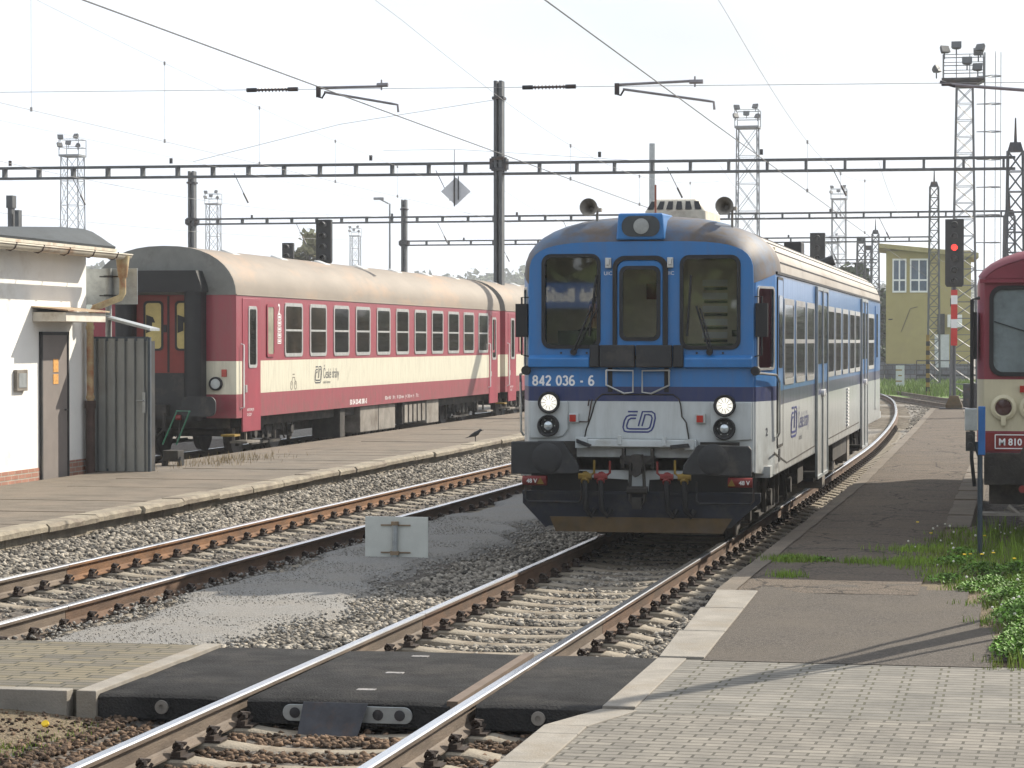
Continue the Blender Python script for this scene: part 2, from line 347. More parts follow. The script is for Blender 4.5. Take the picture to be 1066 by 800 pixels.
m_pave2 = MBRICK('herringbone paving blocks', (.215,.198,.17), (.15,.138,.12), (.07,.064,.05), .20, .10, .009, off=.5, rot=R(2), wear=.4)
m_pave3 = MBRICK('yellow paving blocks', (.17,.145,.095), (.11,.1,.082), (.04,.036,.022), .235, .115, .009, off=.22, wear=.3)
m_steel = M('dark steel', (.05,.05,.055), .5, .7, var=.3, scale=6, col2=(.09,.05,.03), amt=.35)
m_galv = M('galvanised steel', (.36,.38,.38), .45, .6, var=.15, scale=8)
m_iron = M('painted mast grey', (.085,.09,.095), .6, .2, var=.2, scale=3)

# ------------------------------------------------------------------ alignments
def line(pts): 
    P = smooth_path([(a, b, 0) for a, b in pts], .6); return P
NEAR = line([(-4.26,-6),(-4.2,3),(-4.14,12),(-4.08,20),(-4.0,28),(-3.95,36),(-3.9,47),(-3.92,55),(-4.1,65),(-4.4,75),(-4.85,85),(-5.55,97),(-6.45,107),(-7.8,118),(-9.6,130)])
MID = line([(-8.95,4),(-8.82,12),(-8.7,20),(-8.6,28),(-8.52,36),(-8.45,45),(-8.42,60),(-8.6,75),(-9.1,90),(-10.2,105),(-12,122)])
FAR = line([(-15.85,40.6),(-15.85,60),(-15.85,80),(-16.2,98),(-17.2,120)])
RED = line([(1.05,23.5),(1.05,35),(1.05,50),(1.02,60),(.72,70),(-.2,80),(-1.3,88),(-2.6,95),(-4.5,105),(-6.3,115),(-8.2,125),(-11,138)])
yN = np.array([p.y for p in NEAR]); xN = np.array([p.x for p in NEAR])
yM = np.array([p.y for p in MID]); xM = np.array([p.x for p in MID])
nearx = lambda v: np.interp(v, yN, xN); midx = lambda v: np.interp(v, yM, xM)

def wob(u, v, s=1.0):
    return (np.sin(u*2.1*s+1.3*np.sin(v*1.7*s))+np.sin(v*2.9*s+.7+u*1.1*s)+np.sin(u*5.3*s+v*4.1*s)*.6+np.sin(u*9.7*s-v*8.3*s)*.35)/2.95
def bed_h(u, v):
    u = np.asarray(u, float); v = np.asarray(v, float)
    h = np.full(u.shape, -.205)
    h = np.where(np.abs(u-nearx(v)) < 1.15, -.232, h)
    dn = np.abs(u-nearx(v)); dm = np.abs(u-midx(v))
    h = np.where((dn > 1.35) & (dn < 2.2), -.2, h)
    h = np.where((dm < 1.1), -.212, h)
    k = np.clip((midx(v)-.95-u)/.8, 0, 1); h = np.where(u < midx(v)-.95, -.2+k*.2, h)      # shoulder rising to the left platform
    h = np.where((v < 15.2), -.215+.03*(dn > 1.4), h)
    return h+.018*wob(u, v)

def grid(name, us, vs, hf, mat, mask=None, **tags):
    U, V = np.meshgrid(us, vs); H = hf(U, V); n = len(us); b = MB()
    b.v = [tuple(p) for p in np.stack([U.ravel(), V.ravel(), H.ravel()], 1).tolist()]
    for j in range(len(vs)-1):
        for i in range(n-1):
            if mask is None or mask((us[i]+us[i+1])/2, (vs[j]+vs[j+1])/2): b.f.append([j*n+i, j*n+i+1, (j+1)*n+i+1, (j+1)*n+i]); b.m.append(0)
    return b.obj(name, mat, smooth=60, fix=False, **tags)

ST = dict(kind='structure')
MB().add([(-900,-60,-.4),(900,-60,-.4),(900,1500,-.4),(-900,1500,-.4)], [(0,1,2,3)]).obj('ground', m_ground, fix=False, **ST)
grid('track_bed', np.arange(-10.52, 2.9, .13), np.arange(8, 62, .17), bed_h, m_bed, **ST)
grid('yard_surface', np.arange(-60, 60, 2.), np.arange(60, 200, 2.), lambda u, v: -.2+.03*wob(u, v, .3), m_ground, **ST)
grid('bay_track_bed', np.arange(-20, -14.1, .3), np.arange(38, 62, .3), lambda u, v: -.22+.02*wob(u, v), m_bed, **ST)
# fine gravel walk between the two near tracks
S_EDGE = 0
def gw(v): return -7.72+.16*np.sin(v*1.3)+.07*np.sin(v*4.1), -6.05+.22*np.sin(v*.9+1)+.1*np.sin(v*3.3)
b = MB(); vs = np.arange(17.6, 60, .2); N = 15; hs = []
for v in vs:
    a, c = gw(v)
    for i in range(N):
        t = i/(N-1); u = a+(c-a)*t; b.v.append((u, v, -.125+.012*float(wob(u, v, 1.3))-.12*max(0, abs(t-.5)*2-.8)/.2))
for j in range(len(vs)-1):
    for i in range(N-1): b.f.append([j*N+i, j*N+i+1, (j+1)*N+i+1, (j+1)*N+i]); b.m.append(0)
b.obj('gravel_path', m_fine, smooth=60, fix=False, **ST)

# left platform
PZ = .22; PE = -10.5
b = MB(); b.bb((-14.1, 14, -.4), (PE-.32, 130, PZ-.012)); b.obj('platform_left', m_slab, **ST)
b = MB()
for i in range(95):                                                # big cross slabs with open joints
    y = 20+i*1.0; z = PZ+random.uniform(-.006, .006); b.bb((-13.1+random.uniform(-.03, .03), y+.012, PZ-.05), (PE-.3, y+.988, z))
b.obj('platform_slabs', m_slab, bev=.008, **ST)
b = MB(); e = MB(); y = 16.
while y < 110:
    l = random.choice((1.0, 1.5, 1.5, 2.0)); dz = random.uniform(-.012, .012); dx = random.uniform(-.02, .02)
    r = []
    n = max(3, int(l/.12))
    for k in range(n+1):
        yy = y+.012+(l-.024)*k/n; c = random.uniform(-.012, .012); q = random.uniform(0, .014)
        r.append([(PE-.3, yy, PZ+.003+dz), (PE-.02+dx+c, yy, PZ+.006+dz-q*.5), (PE+.012+dx+c, yy, PZ-.025+dz-q), (PE+.005+dx+c*.6, yy, PZ-.085+dz), (PE-.3, yy, PZ-.09+dz)])
    b.loft(r); y += l
b.obj('platform_kerb', m_edge, smooth=40, **ST)
y = 16
while y < 110:
    e.bb((PE-.3, y+.008, -.4), (PE-.1+random.uniform(-.008, .008), y+.992, PZ-.088)); y += 1.
e.obj('platform_wall', m_edge, bev=.006, **ST)

# right platform, ramp and kerbs
def pr_h(u, v): return np.clip((v-17.5)/3.8, 0, 1)*.115+.012*wob(u, v, .8)*np.clip((v-22)/3, 0, 1)+.02*np.sin(v*2.2+u)*np.clip((v-27)/4, 0, 1)*np.clip(u+1.9, 0, 1)
pl_e = lambda v: np.interp(v, [21,38,52,62,78,82], [-2.53,-2.42,-2.5,-2.58,-2.74,-2.8])
b = MB(); vs = np.concatenate([np.arange(21.2, 45, .25), np.arange(45, 80.6, .6)]); N = 14
for v in vs:
    for i in range(N):
        t = i/(N-1); u = pl_e(v)+(-.84-(1.0*max(0, (v-50)/32))-pl_e(v))*t; b.v.append((u, v, float(pr_h(u, v))))
for j in range(len(vs)-1):
    for i in range(N-1): b.f.append([j*N+i, j*N+i+1, (j+1)*N+i+1, (j+1)*N+i]); b.m.append(0)
b.obj('platform_right', m_dirtasph, smooth=60, fix=False, **ST)
b = MB()
for j in range(0, len(vs)-1):
    for (u0, u1) in ((0, 0),):
        a = [(pl_e(v)-.015, v, float(pr_h(pl_e(v), v))+.004) for v in (vs[j], vs[j+1])]; c = [(x, y_, -.4) for x, y_, z in a]
        i_ = [(pl_e(v)+.16, v, float(pr_h(pl_e(v)+.16, v))+.012) for v in (vs[j], vs[j+1])]
        b.add([a[0], a[1], c[1], c[0], i_[0], i_[1]], [(0, 1, 2, 3), (0, 4, 5, 1)])
b.obj('platform_edge_right', m_slab, **ST)
b = MB(); y = 29.
while y < 80:
    sh = -1.0*max(0, (y-50)/32); z = .125+random.uniform(-.01, .01); b.bb((-.86+sh, y+.01, -.4), (-.55+sh, y+.99, z)); y += 1
b.obj('kerb_right', m_slab, bev=.012, **ST)
b = MB(); b.bb((-.86, 26.5, -.4), (3.4, 29.0, -.02)); 
grid('verge', np.arange(-2.0, 6, .2), np.arange(15.6, 29.2, .2), lambda u, v: np.where(v > 17.6, np.clip((v-17.5)/3.8, 0, 1)*.105, 0)-.01+.02*wob(u, v)*np.clip((u+.3)*3, 0, 1)-np.clip((u-.2)/1.2, 0, 1)*np.clip((v-22)/3, 0, 1)*.2, m_earth,
     mask=lambda u, v: (u > (-.75 if v < 21.8 else -1.0)) and v > 17.55, **ST)
def as_h(u, v): return pr_h(u, v)+.0005+.006*wob(u, v, 1.1)*np.clip((v-17.6)*3, 0, 1)
grid('asphalt_patch', np.concatenate([[-2.19], np.arange(-2.1, -.05, .12)]), np.arange(17.45, 22.2, .15), as_h, m_asph, mask=lambda u, v: v < 21.85+.2*math.sin(u*4.3)+.12*math.sin(u*11) and u < -.14-.32*max(0, v-18)/4+.05*math.sin(v*5), **ST)
b = MB()
for y0, y1 in ((17.52, 18.78), (18.8, 20.08), (20.1, 21.2)):
    z0, z1 = float(pr_h(-2.3, y0)), float(pr_h(-2.3, y1))
    b.add([(-2.5,y0,-.4),(-2.18,y0,-.4),(-2.18,y1,-.4),(-2.53,y1,-.4),(-2.5,y0,z0+.014),(-2.18,y0,z0+.014),(-2.18,y1,z1+.014),(-2.53,y1,z1+.014)], [(0,3,2,1),(4,5,6,7),(0,1,5,4),(1,2,6,5),(2,3,7,6),(3,0,4,7)])
b.obj('kerb_slabs', m_conc, bev=.006, **ST)

# paving at the crossing
b = MB(); b.bb((-2.3, 14.92, -.3), (9, 17.5, -.004)); b.obj('pavement_right', m_pave, **ST)
b = MB(); b.bb((-2.46, 3, -.3), (9, 14.915, -.005)); b.obj('pavement_front', m_pave2, **ST)
b = MB(); b.bb((-2.51, 15.12, -.35), (-2.305, 17.515, .004)); b.obj('kerb_crossing_right', m_conc, bev=.006, **ST)
b = MB()
for y in np.arange(3, 14.4, 1.0): b.bb((-2.72, y+.004, -.35), (-2.465, min(y+.996, 14.3), .004))
b.prism([(-2.72,14.304),(-2.465,14.304),(-2.27,14.98),(-2.5,14.99)], lambda a, c, d: (a, c, d), -.35, .004)
b.obj('kerb_front', m_conc, bev=.006, **ST)
b = MB(); b.bb((-7.62, 15.2, -.3), (-5.93, 17.62, -.004)); b.obj('pavement_left', m_pave3, **ST)
b = MB(); b.bb((-7.0, 15.08, -.35), (-5.98, 15.195, .004)); b.bb((-8.05, 15.08, -.35), (-7.004, 15.195, .004)); b.bb((-5.925, 15.1, -.35), (-5.79, 17.66, .005)); b.obj('kerb_left', m_conc, bev=.006, **ST)
grid('earth_left', np.arange(-9, -5.45, .12), np.arange(8, 15.15, .12), lambda u, v: -.15+.03*wob(u, v, 1.2)-.06*np.clip((u+6.1)/.6, 0, 1), m_earth, **ST)

# ------------------------------------------------------------------ stones (nobody could count them)
def stones(name, mat, uv, rad, hf=bed_h, sink=.35):
    n = len(uv); uv = np.asarray(uv); r = np.asarray(rad)
    base = np.array([(-1,-1,-1),(1,-1,-1),(1,1,-1),(-1,1,-1),(-1,-1,1),(1,-1,1),(1,1,1),(-1,1,1)], float)*.62
    P = base[None]*RNG.uniform(.45, 1.25, (n, 8, 3))
    a = RNG.normal(size=(n, 4)); a /= np.linalg.norm(a, axis=1)[:, None]; w, x, y, z = a.T
    RM = np.stack([1-2*(y*y+z*z), 2*(x*y-z*w), 2*(x*z+y*w), 2*(x*y+z*w), 1-2*(x*x+z*z), 2*(y*z-x*w), 2*(x*z-y*w), 2*(y*z+x*w), 1-2*(x*x+y*y)], 1).reshape(n, 3, 3)
    P = np.einsum('nij,nkj->nki', RM, P)*r[:, None, None]*np.array([1.15, 1.15, .85])
    h = hf(uv[:, 0], uv[:, 1])+r*(1-sink)*.5
    P += np.stack([uv[:, 0], uv[:, 1], h], 1)[:, None]
    F = np.array([(0,3,2,1),(4,5,6,7),(0,1,5,4),(1,2,6,5),(2,3,7,6),(3,0,4,7)])
    F = (F[None]+8*np.arange(n)[:, None, None]).reshape(-1)
    me = bpy.data.meshes.new(name); me.vertices.add(n*8); me.vertices.foreach_set('co', P.ravel()); me.loops.add(len(F)); me.loops.foreach_set('vertex_index', F)
    me.polygons.add(n*6); me.polygons.foreach_set('loop_start', np.arange(0, len(F), 4)); me.polygons.foreach_set('loop_total', np.full(n*6, 4)); me.materials.append(mat); me.update(calc_edges=True)
    o = bpy.data.objects.new(name, me); COL.objects.link(o); o['kind'] = 'stuff'; return o
SLEEP = {}
def sleepers_at(path, spacing):
    L = [0]
    for i in range(1, len(path)): L.append(L[-1]+(path[i]-path[i-1]).length)
    return np.interp(np.arange(0, L[-1], spacing), L, [p.y for p in path])
SN, SM = sleepers_at(NEAR, .6), sleepers_at(MID, .63)
def off_sleepers(S, cx, Y, keep=.04):
    j = np.clip(np.searchsorted(Y, S[:, 1]), 1, len(Y)-1); dy = np.minimum(np.abs(S[:, 1]-Y[j]), np.abs(S[:, 1]-Y[j-1]))
    return S[(dy > .115) | (np.abs(S[:, 0]-cx(S[:, 1])) > 1.25) | (RNG.random(len(S)) < keep)]
def scat(n, u0, u1, v0, v1): return np.stack([RNG.uniform(u0, u1, n), RNG.uniform(v0, v1, n)], 1)
S = scat(8500, PE-.08, -9.6, 20, 36); S = np.concatenate([S, scat(7500, PE-.08, -9.55, 36, 60)])
stones('platform_side_ballast', m_stone, S, RNG.uniform(.018, .042, len(S)))
S = np.concatenate([scat(4800, -6.1, -4.85, 17.66, 24), scat(900, -6.35, -6.0, 17.66, 24), scat(5500, -6.0, -4.85, 24, 36), scat(9500, -4.85, -3.2, 17.66, 30), scat(1900, -3.3, -2.55, 17.66, 24), scat(6000, -3.2, -2.5, 24, 50), scat(1500, -4.8, -3.2, 44, 75), scat(4500, -3.4, -1.4, 50, 90), scat(4500, -7, -3, 75, 110)])
k = np.ones(len(S), bool); d = np.abs(S[:, 0]-nearx(S[:, 1])); k &= ~((d > .66) & (d < .85))
k &= ~((S[:, 0] > pl_e(S[:, 1])-.03) & (S[:, 1] > 21) & (S[:, 1] < 80))
S = off_sleepers(S[k], nearx, SN); stones('track_ballast', m_stone, S, RNG.uniform(.014, .036, len(S)))
S = np.concatenate([scat(4200, -9.6, -7.75, 16.5, 30), scat(1300, -8.1, -7.6, 17.6, 26), scat(3000, -9.4, -7.7, 30, 46)]); d = np.abs(S[:, 0]-midx(S[:, 1])); S = off_sleepers(S[~((d > .66) & (d < .85))], midx, SM)
stones('middle_track_ballast', m_stone, S, RNG.uniform(.011, .03, len(S)))
S = np.concatenate([scat(9000, -5.7, -2.5, 11, 15.15), scat(900, -6.4, -5.5, 11, 15.05)]); d = np.abs(S[:, 0]-nearx(S[:, 1])); S = off_sleepers(S[~((d > .68) & (d < .84))], nearx, SN)
stones('brown_ballast', m_stone_b, S, RNG.uniform(.009, .03, len(S)))
gv = lambda u, v: np.full(np.shape(u), -.125)
S = scat(7000, -7.6, -6.0, 17.7, 33); a, c = gw(S[:, 1]); S = S[(S[:, 0] > a+.05) & (S[:, 0] < c-.05)]
stones('gravel_pebbles', m_pebble, S, RNG.uniform(.004, .009, len(S)), gv)
S = scat(2600, -.28, .28, 17.7, 34); a, c = gw(S[:, 1]); S[:1300, 0] += a[:1300]; S[1300:, 0] += c[1300:]
stones('path_edge_stones', m_pebble, S, RNG.uniform(.008, .024, len(S)), lambda u, v: np.full(np.shape(u), -.15))
S = scat(5000, -9, -5.5, 10, 15.05); stones('soil_pebbles', m_stone_b, S, RNG.uniform(.005, .017, len(S)), lambda u, v: -.15+.03*wob(u, v, 1.2)-.06*np.clip((u+6.1)/.6, 0, 1))

# ------------------------------------------------------------------ tracks
RP = [(-.07,-.172),(.07,-.172),(.07,-.162),(.018,-.142),(.009,-.13),(.009,-.05),(.03,-.038),(.036,-.03),(.036,-.008),(.028,0),(-.028,0),(-.036,-.008),(-.036,-.03),(-.03,-.038),(-.009,-.05),(-.009,-.13),(-.018,-.142),(-.07,-.162)]
def rail(path, off, parent, mats):
    b = MB(); rings = []
    for i, p in enumerate(path):
        t = (path[min(i+1, len(path)-1)]-path[max(i-1, 0)]).normalized(); q = Vector((t.y, -t.x, 0))
        rings.append([tuple(p+q*(off+a)+Vector((0, 0, z))) for a, z in RP])
    b.loft(rings); n = len(RP)
    for k, f in enumerate(b.f):
        if len(f) == 4 and sorted(i % n for i in f)[0] in (9, 8, 10) and max(i % n for i in f) in (9, 10, 11) and max(i % n for i in f)-min(i % n for i in f) == 1: b.m[k] = 1
    return b.obj('rail', mats, parent, smooth=30)
def sleeper_mesh(parent):
    b = MB(); rings = []
    for x, w, z in ((-1.22,.11,-.245),(-1.18,.125,-.225),(-.95,.105,-.18),(-.6,.105,-.178),(-.4,.092,-.2),(-.2,.085,-.212),(.2,.085,-.212),(.4,.092,-.2),(.6,.105,-.178),(.95,.105,-.18),(1.18,.125,-.225),(1.22,.11,-.245)):
        rings.append([(x,-w-.02,-.36),(x,w+.02,-.36),(x,w,z-.012),(x,w-.02,z),(x,-w+.02,z),(x,-w,z-.012)])
    b.loft(rings); s = b.obj('sleeper', m_sleep, parent, smooth=40)
    for sx in (-.7535, .7535):
        c = MB(); c.box((sx, 0, -.168), (.34, .15, .012))
        for d in (-1, 1):
            x = sx+d*.1; c.box((x, 0, -.15), (.055, .13, .03)); c.cyl((x, 0, -.16), (x, 0, -.085), .013, n=6); c.cyl((x, 0, -.115), (x, 0, -.1), .027, n=6)
            c.tube([(x+d*.035*math.cos(t)-.0, -.055+.11*k/8, -.12+.03*math.sin(t)) for k, t in enumerate([i*math.pi*2/8*1.0 for i in range(9)])], .011, 5)
            c.tube([(x-.02, -.05, -.135), (x+.02, -.05, -.1), (x-.02, 0, -.09), (x+.02, .05, -.1), (x-.02, .05, -.135)], .011, 5)
        c.obj('rail_clip', m_clip, s, smooth=40)
    return s
proto = None
def track(label, path, mats, s0, s1, spacing=.6, limit=100, group=None, cuts=(0, 0)):
    global proto
    t = thing('railway_track', label, 'railway track', group=group)
    for o_, ms, cut in ((-.7535, mats[0], cuts[0]), (.7535, mats[1], cuts[1])):
        k = min(range(len(path)), key=lambda i: abs(path[i].y-cut)) if cut else 0
        if k: rail(path[:k+1], o_, t, [m_rustd, m_shine])
        rail([path[k]+(path[k+1]-path[k])*.02]+path[k+1:] if k else path, o_, t, ms)
    L = [0]; 
    for i in range(1, len(path)): L.append(L[-1]+(path[i]-path[i-1]).length)
    Ys = np.array([p.y for p in path]); Xs = np.array([p.x for p in path]); d = 0; n = 0; rest = MB()
    while d < L[-1]:
        y = float(np.interp(d, L, Ys))
        if s0 <= y <= s1:
            x = float(np.interp(d, L, Xs)); x2 = float(np.interp(d+.3, L, Xs)); y2 = float(np.interp(d+.3, L, Ys))+1e-6; rz = -math.atan2(x2-x, y2-y)
            if n < limit:
                if proto is None: proto = s = sleeper_mesh(t)
                else: s = dup(proto, t)
                s.location = (x, y, 0); s.rotation_euler = (0, 0, rz+random.uniform(-.008, .008))
            else: rest.box((x, y, -.26), (2.4, .25, .14), Matrix.Rotation(rz, 3, 'Z'))
            n += 1
        d += spacing
    if rest.v: rest.obj('sleepers_far_off', m_sleep, t, kind='stuff')
    return t
track('nearest track with shiny rail heads, running under the blue and white railcar', NEAR, ([m_rustn, m_shine], [m_rustn, m_shine]), 10.5, 122, cuts=(19.9, 20.3))
track('middle track with rusty orange rails, between the gravel walk and the left platform', MID, ([m_rust, m_shine], [m_rustn, m_shine]), 15.5, 60, .63, cuts=(23.5, 20.0))
track('bay track under the dark red coaches behind the left platform', FAR, ([m_rustd, m_shine], [m_rustd, m_shine]), 41, 66)
track('track under the red and cream railbus, curving left behind the red signal', RED, ([m_rustd, m_rustd], [m_rustd, m_rustd]), 24, 130, limit=100)
# ------------------------------------------------------------------ shared vehicle bits
m_black = M('black rubber', (.012,.012,.013), .6, var=.2)
m_dkgrey = M('dark grey paint', (.02,.021,.023), .6, var=.3, scale=4, col2=(.07,.06,.05), amt=.3, bump=.2, bscale=40)
m_under = M('grimy underframe', (.03,.027,.024), .85, var=.4, scale=4, col2=(.08,.064,.05), amt=.4, bump=.6, bscale=30)
m_equip = M('dusty equipment box', (.2,.18,.155), .8, var=.25, scale=3, col2=(.1,.08,.06), amt=.45, bump=.3, bscale=30)
m_wheel = M('wheel steel', (.07,.06,.055), .6, .5, var=.3, scale=6)
m_white = M('white lettering', (.75,.75,.74), .5, var=.05)
m_navyl = M('navy lettering', (.035,.045,.16), .5, var=.1)
m_darkl = M('dark lettering', (.05,.055,.07), .5, var=.1)
m_chrome = M('bright handrail', (.45,.45,.43), .35, .8, var=.15)
m_alu = M('aluminium frame', (.5,.5,.48), .4, .7, var=.15, scale=8)
m_wing = M('dark window glass', (.009,.0088,.008), .04, var=.5, scale=1.6, col2=(.03,.021,.014), amt=.45, spec=.4)
m_wing2 = M('brownish window glass', (.03,.022,.015), .05, var=.5, scale=2, col2=(.01,.009,.008), amt=.4, spec=.4)
m_wing3 = M('greyish window glass', (.03,.029,.025), .05, var=.5, scale=2.4, col2=(.012,.012,.011), amt=.4, spec=.4)
m_wingb = M('blinded window glass', (.33,.31,.24), .08, var=.2, scale=3, spec=.7)
m_glass = MGLASS('cab glass', (.95,.96,.93), 1.0)
m_redlens = M('red lens', (.35,.03,.02), .25, var=.15)
m_lamp = M('lit headlamp', (1., .96, .86), .3, var=.03, emit=.5)
m_lens = M('lamp lens', (.55,.6,.62), .08, .6, var=.2, scale=40)
m_yel = M('yellow paint', (.22,.14,.02), .6, var=.25)
m_redp = M('red paint', (.19,.02,.017), .55, var=.25)
m_beige = M('cab panel beige', (.78,.7,.55), .7, var=.1)

def bogie(parent, yc, base=2.5, wr=.46, mat=None, h=.55):
    mat = mat or m_under; b = MB()
    for s in (-1, 1):
        x = s*1.0
        b.box((x, yc, h), (.14, base+.9, .16)); b.box((x, yc, h-.12), (.16, .9, .2))
        for e in (-1, 1):
            y = yc+e*base/2
            b.box((x+s*.03, y, .46), (.2, .26, .26)); b.cyl((x+s*.1, y, .46), (x+s*.2, y, .46), .1, n=12)
            for q in (-.22, .22): b.cyl((x, y+q, .42), (x, y+q, .72), .07, n=8)
            b.box((x-s*.02, y+e*.48, .4), (.07, .1, .36)); b.cyl((x+s*.12, y+e*.1, .3), (x+s*.12, y+e*.25, .78), .035, n=6)
        b.cyl((x+s*.08, yc+.25, .3), (x+s*.08, yc+.25, .85), .06, n=8); b.cyl((x+s*.08, yc-.25, .3), (x+s*.08, yc-.25, .85), .06, n=8)
        b.box((x, yc, .24), (.06, base*.8, .05))
        b.tube([(x+s*.16, yc+.5, .8), (x+s*.2, yc+.6, .35), (x+s*.16, yc+.8, .3)], .02)
    b.box((0, yc, h), (2.0, .5, .22))
    o = b.obj('bogie', mat, parent, smooth=40)
    for e in (-1, 1):
        w = MB(); y = yc+e*base/2
        w.cyl((-.72, y, wr), (.72, y, wr), .08, n=10)
        for s in (-1, 1): w.lathe((s*.75, y, wr), (s, 0, 0), [(.12,-.09),(.3,-.06),(.36,-.07),(wr+.028,-.075),(wr+.028,-.045),(wr,-.035),(wr-.01,.06),(.37,.065),(.3,.03),(.12,.06),(.02,.06)], 28)
        w.obj('wheelset', m_wheel, o, smooth=40)
    return o
def cd_logo(parent, fr, x, z, w, h, mat, d=.002):
    """two-line rounded monogram with a caron bar"""
    b = MB(); sx, sz = w/1.3, h/.83; f = lambda a, c, dd: fr(x+(a)*sx, z+c*sz, dd); t = .062
    b.stroke([(.22,.80),(.60,.80)], t, f, 0, d)
    b.stroke([(.56,.665),(.30,.665),(.17,.61),(.08,.45),(.03,.2),(.08,.06),(.2,.03),(1.0,.03),(1.13,.1),(1.2,.24),(1.27,.55),(1.25,.72),(1.14,.80),(.78,.80),(.62,.25)], t, f, 0, d)
    b.stroke([(.53,.545),(.34,.545),(.24,.48),(.17,.27),(.19,.17),(.28,.145),(.97,.145),(1.06,.2),(1.11,.36),(1.15,.56),(1.11,.66),(1.02,.685),(.88,.685),(.76,.25)], t, f, 0, d)
    return b.obj('emblem', mat, parent)
def blinds(*a): pass

# ------------------------------------------------------------------ blue and white railcar
BL, NV, WH = (.02,.145,.38), (.014,.026,.1), (.47,.5,.5)
m_body = MZ('blue white railcar paint', [(0, WH), (1.595, NV), (1.745, BL)], .42, .34, .15, grime=(.8, 1.35, .6))
m_bodys = MZ('blue white side paint', [(0, WH), (1.54, NV), (1.69, BL)], .3, .3, .5, grime=(.75, 1.3, .5))
m_blue = M('railcar blue', BL, .4, var=.12, scale=3, coat=.2, col2=(.03,.12,.3), amt=.2)
m_whitep = M('railcar white', WH, .5, var=.1, scale=4, col2=(.3,.28,.24), amt=.3)
m_roof = M('sooty railcar roof', (.3,.285,.26), .7, var=.15, scale=2, col2=(.17,.125,.09), amt=.5)
m_dome = M('brown sooty cab roof', (.085,.066,.055), .65, var=.3, scale=2.2, col2=(.05,.11,.2), amt=.52)
m_rooftop = M('pale ribbed roof', (.33,.3,.26), .6, var=.12, scale=2, st=(1,.3,1), col2=(.22,.18,.14), amt=.35)
m_cap = M('cream roof hatch', (.5,.46,.38), .7, var=.2, scale=5, col2=(.25,.2,.15), amt=.4)
m_apron = M('dark blue apron', (.004,.007,.017), .6, var=.4, scale=4, col2=(.04,.035,.03), amt=.4)
m_ploy = M('dirty yellow strip', (.085,.052,.018), .75, var=.3, scale=5, col2=(.08,.06,.04), amt=.5)
T = thing('railcar', 'blue and white diesel railcar numbered 842 036 - 6 with lit headlights', 'train', (-3.99, 26.5, 0))
HW = 1.385; LEN = 22.2
def prof(w, z0, ze, zt, e, n=9):
    P = [(w, z0), (w, ze)]
    for i in range(1, n): 
        t = i/n*math.pi/2; P.append((w*math.cos(t)**(2/e), ze+(zt-ze)*math.sin(t)**(2/e)))
    P.append((0, zt)); return P+[(-x, z) for x, z in reversed(P[:-1])]
fF = lambda a, c, d: (a, -d, c)                                    # front face frame, d towards the viewer
fS = lambda a, c, d: (HW+d, a, c)                                  # right-hand side frame
fL = lambda a, c, d: (-HW-d, a, c)
# front panel with the three openings
outl = [(x, z) for x, z in prof(1.215, .86, 2.86, 3.315, 4.2, 10)]
wl, wr_, wd = rr(-1.05, 2.19, -.455, 3.16, .085), rr(.452, 2.18, 1.052, 3.14, .085), rr(-.2, 2.27, .2, 3.03, .06)
b = MB(); b.panel(outl, [wl, wr_, wd], fF, -.04, 0); b.obj('front_panel', m_body, T)
b = MB()
for w_, c in ((wl, -1), (wr_, 1)): pass
g1 = MB(); g1.frame(rr(-1.075,2.165,-.43,3.185,.1), rr(-1.035,2.205,-.47,3.145,.075), fF, .001, .014); g1.frame(rr(.427,2.155,1.077,3.165,.1), rr(.467,2.195,1.037,3.125,.075), fF, .001, .014)
g1.parts('window_seal', m_black, T)
for w_ in (wl, wr_): 
    g = MB(); g.prism(w_, fF, -.022, -.012); g.obj('windscreen', m_glass, T)
# body shell behind the front panel
def ring(y, w, z0, ze, zt, e): return [(x, y, z) for x, z in prof(w, z0, ze, zt, e, 10)]
def split_loft(name_lo, mat_lo, rings):
    b = MB(); n = len(rings[0]); b.loft([[r[-2], r[-1]] for r in rings], cap=False, closed=False); b.loft([[r[0], r[1]] for r in rings], cap=False, closed=False); b.obj(name_lo, mat_lo, T, smooth=35, fix=False)
RS = [ring(.002,1.2,.86,2.86,3.31,4.2), ring(.05,1.235,.84,2.87,3.4,3.4), ring(.3,1.309,.82,2.92,3.55,2.8), ring(.62,HW,.8,2.97,3.61,2.5), ring(1.3,HW,.8,2.99,3.62,2.4)]
def cabf(s):
    A = Vector((s*1.235,.05,0)); B = Vector((s*HW,.62,0)); dv = (B-A).normalized(); nv = Vector((dv.y*s, -dv.x*s, 0))
    return (lambda a, c, d: tuple(A+dv*a+nv*d+Vector((0, 0, c)))), (B-A).length
for s in (1, -1):
    fC, L = cabf(s); b = MB(); b.panel([(0,.84),(L,.8),(L,2.97),(L*.44,2.92),(0,2.87)], [rr(.05,1.95,L-.05,2.82,.05)], fC, -.02, 0); b.loft([[RS[0][0 if s > 0 else -1], RS[0][1 if s > 0 else -2]], [RS[1][0 if s > 0 else -1], RS[1][1 if s > 0 else -2]]], cap=False, closed=False); b.add([(s*HW,.62,.8),(s*HW,1.3,.8),(s*HW,1.3,2.99),(s*HW,.62,2.97)], [(0,1,2,3)]); b.obj('cab_side', m_body, T)
b = MB(); b.loft([r[1:-1] for r in RS], cap=False, closed=False); b.obj('cab_roof', m_dome, T, smooth=60)
RB = [ring(1.3,HW,.8,2.99,3.61,2.4), ring(LEN-1.2,HW,.8,2.99,3.61,2.4), ring(LEN-.5,HW-.02,.82,2.95,3.55,2.6), ring(LEN,1.2,.86,2.86,3.3,4)]
split_loft('body', m_bodys, RB)
b = MB(); b.loft([r[1:-1] for r in RB], cap=False, closed=False)
rf = b.obj('roof', m_rooftop, T, smooth=60)
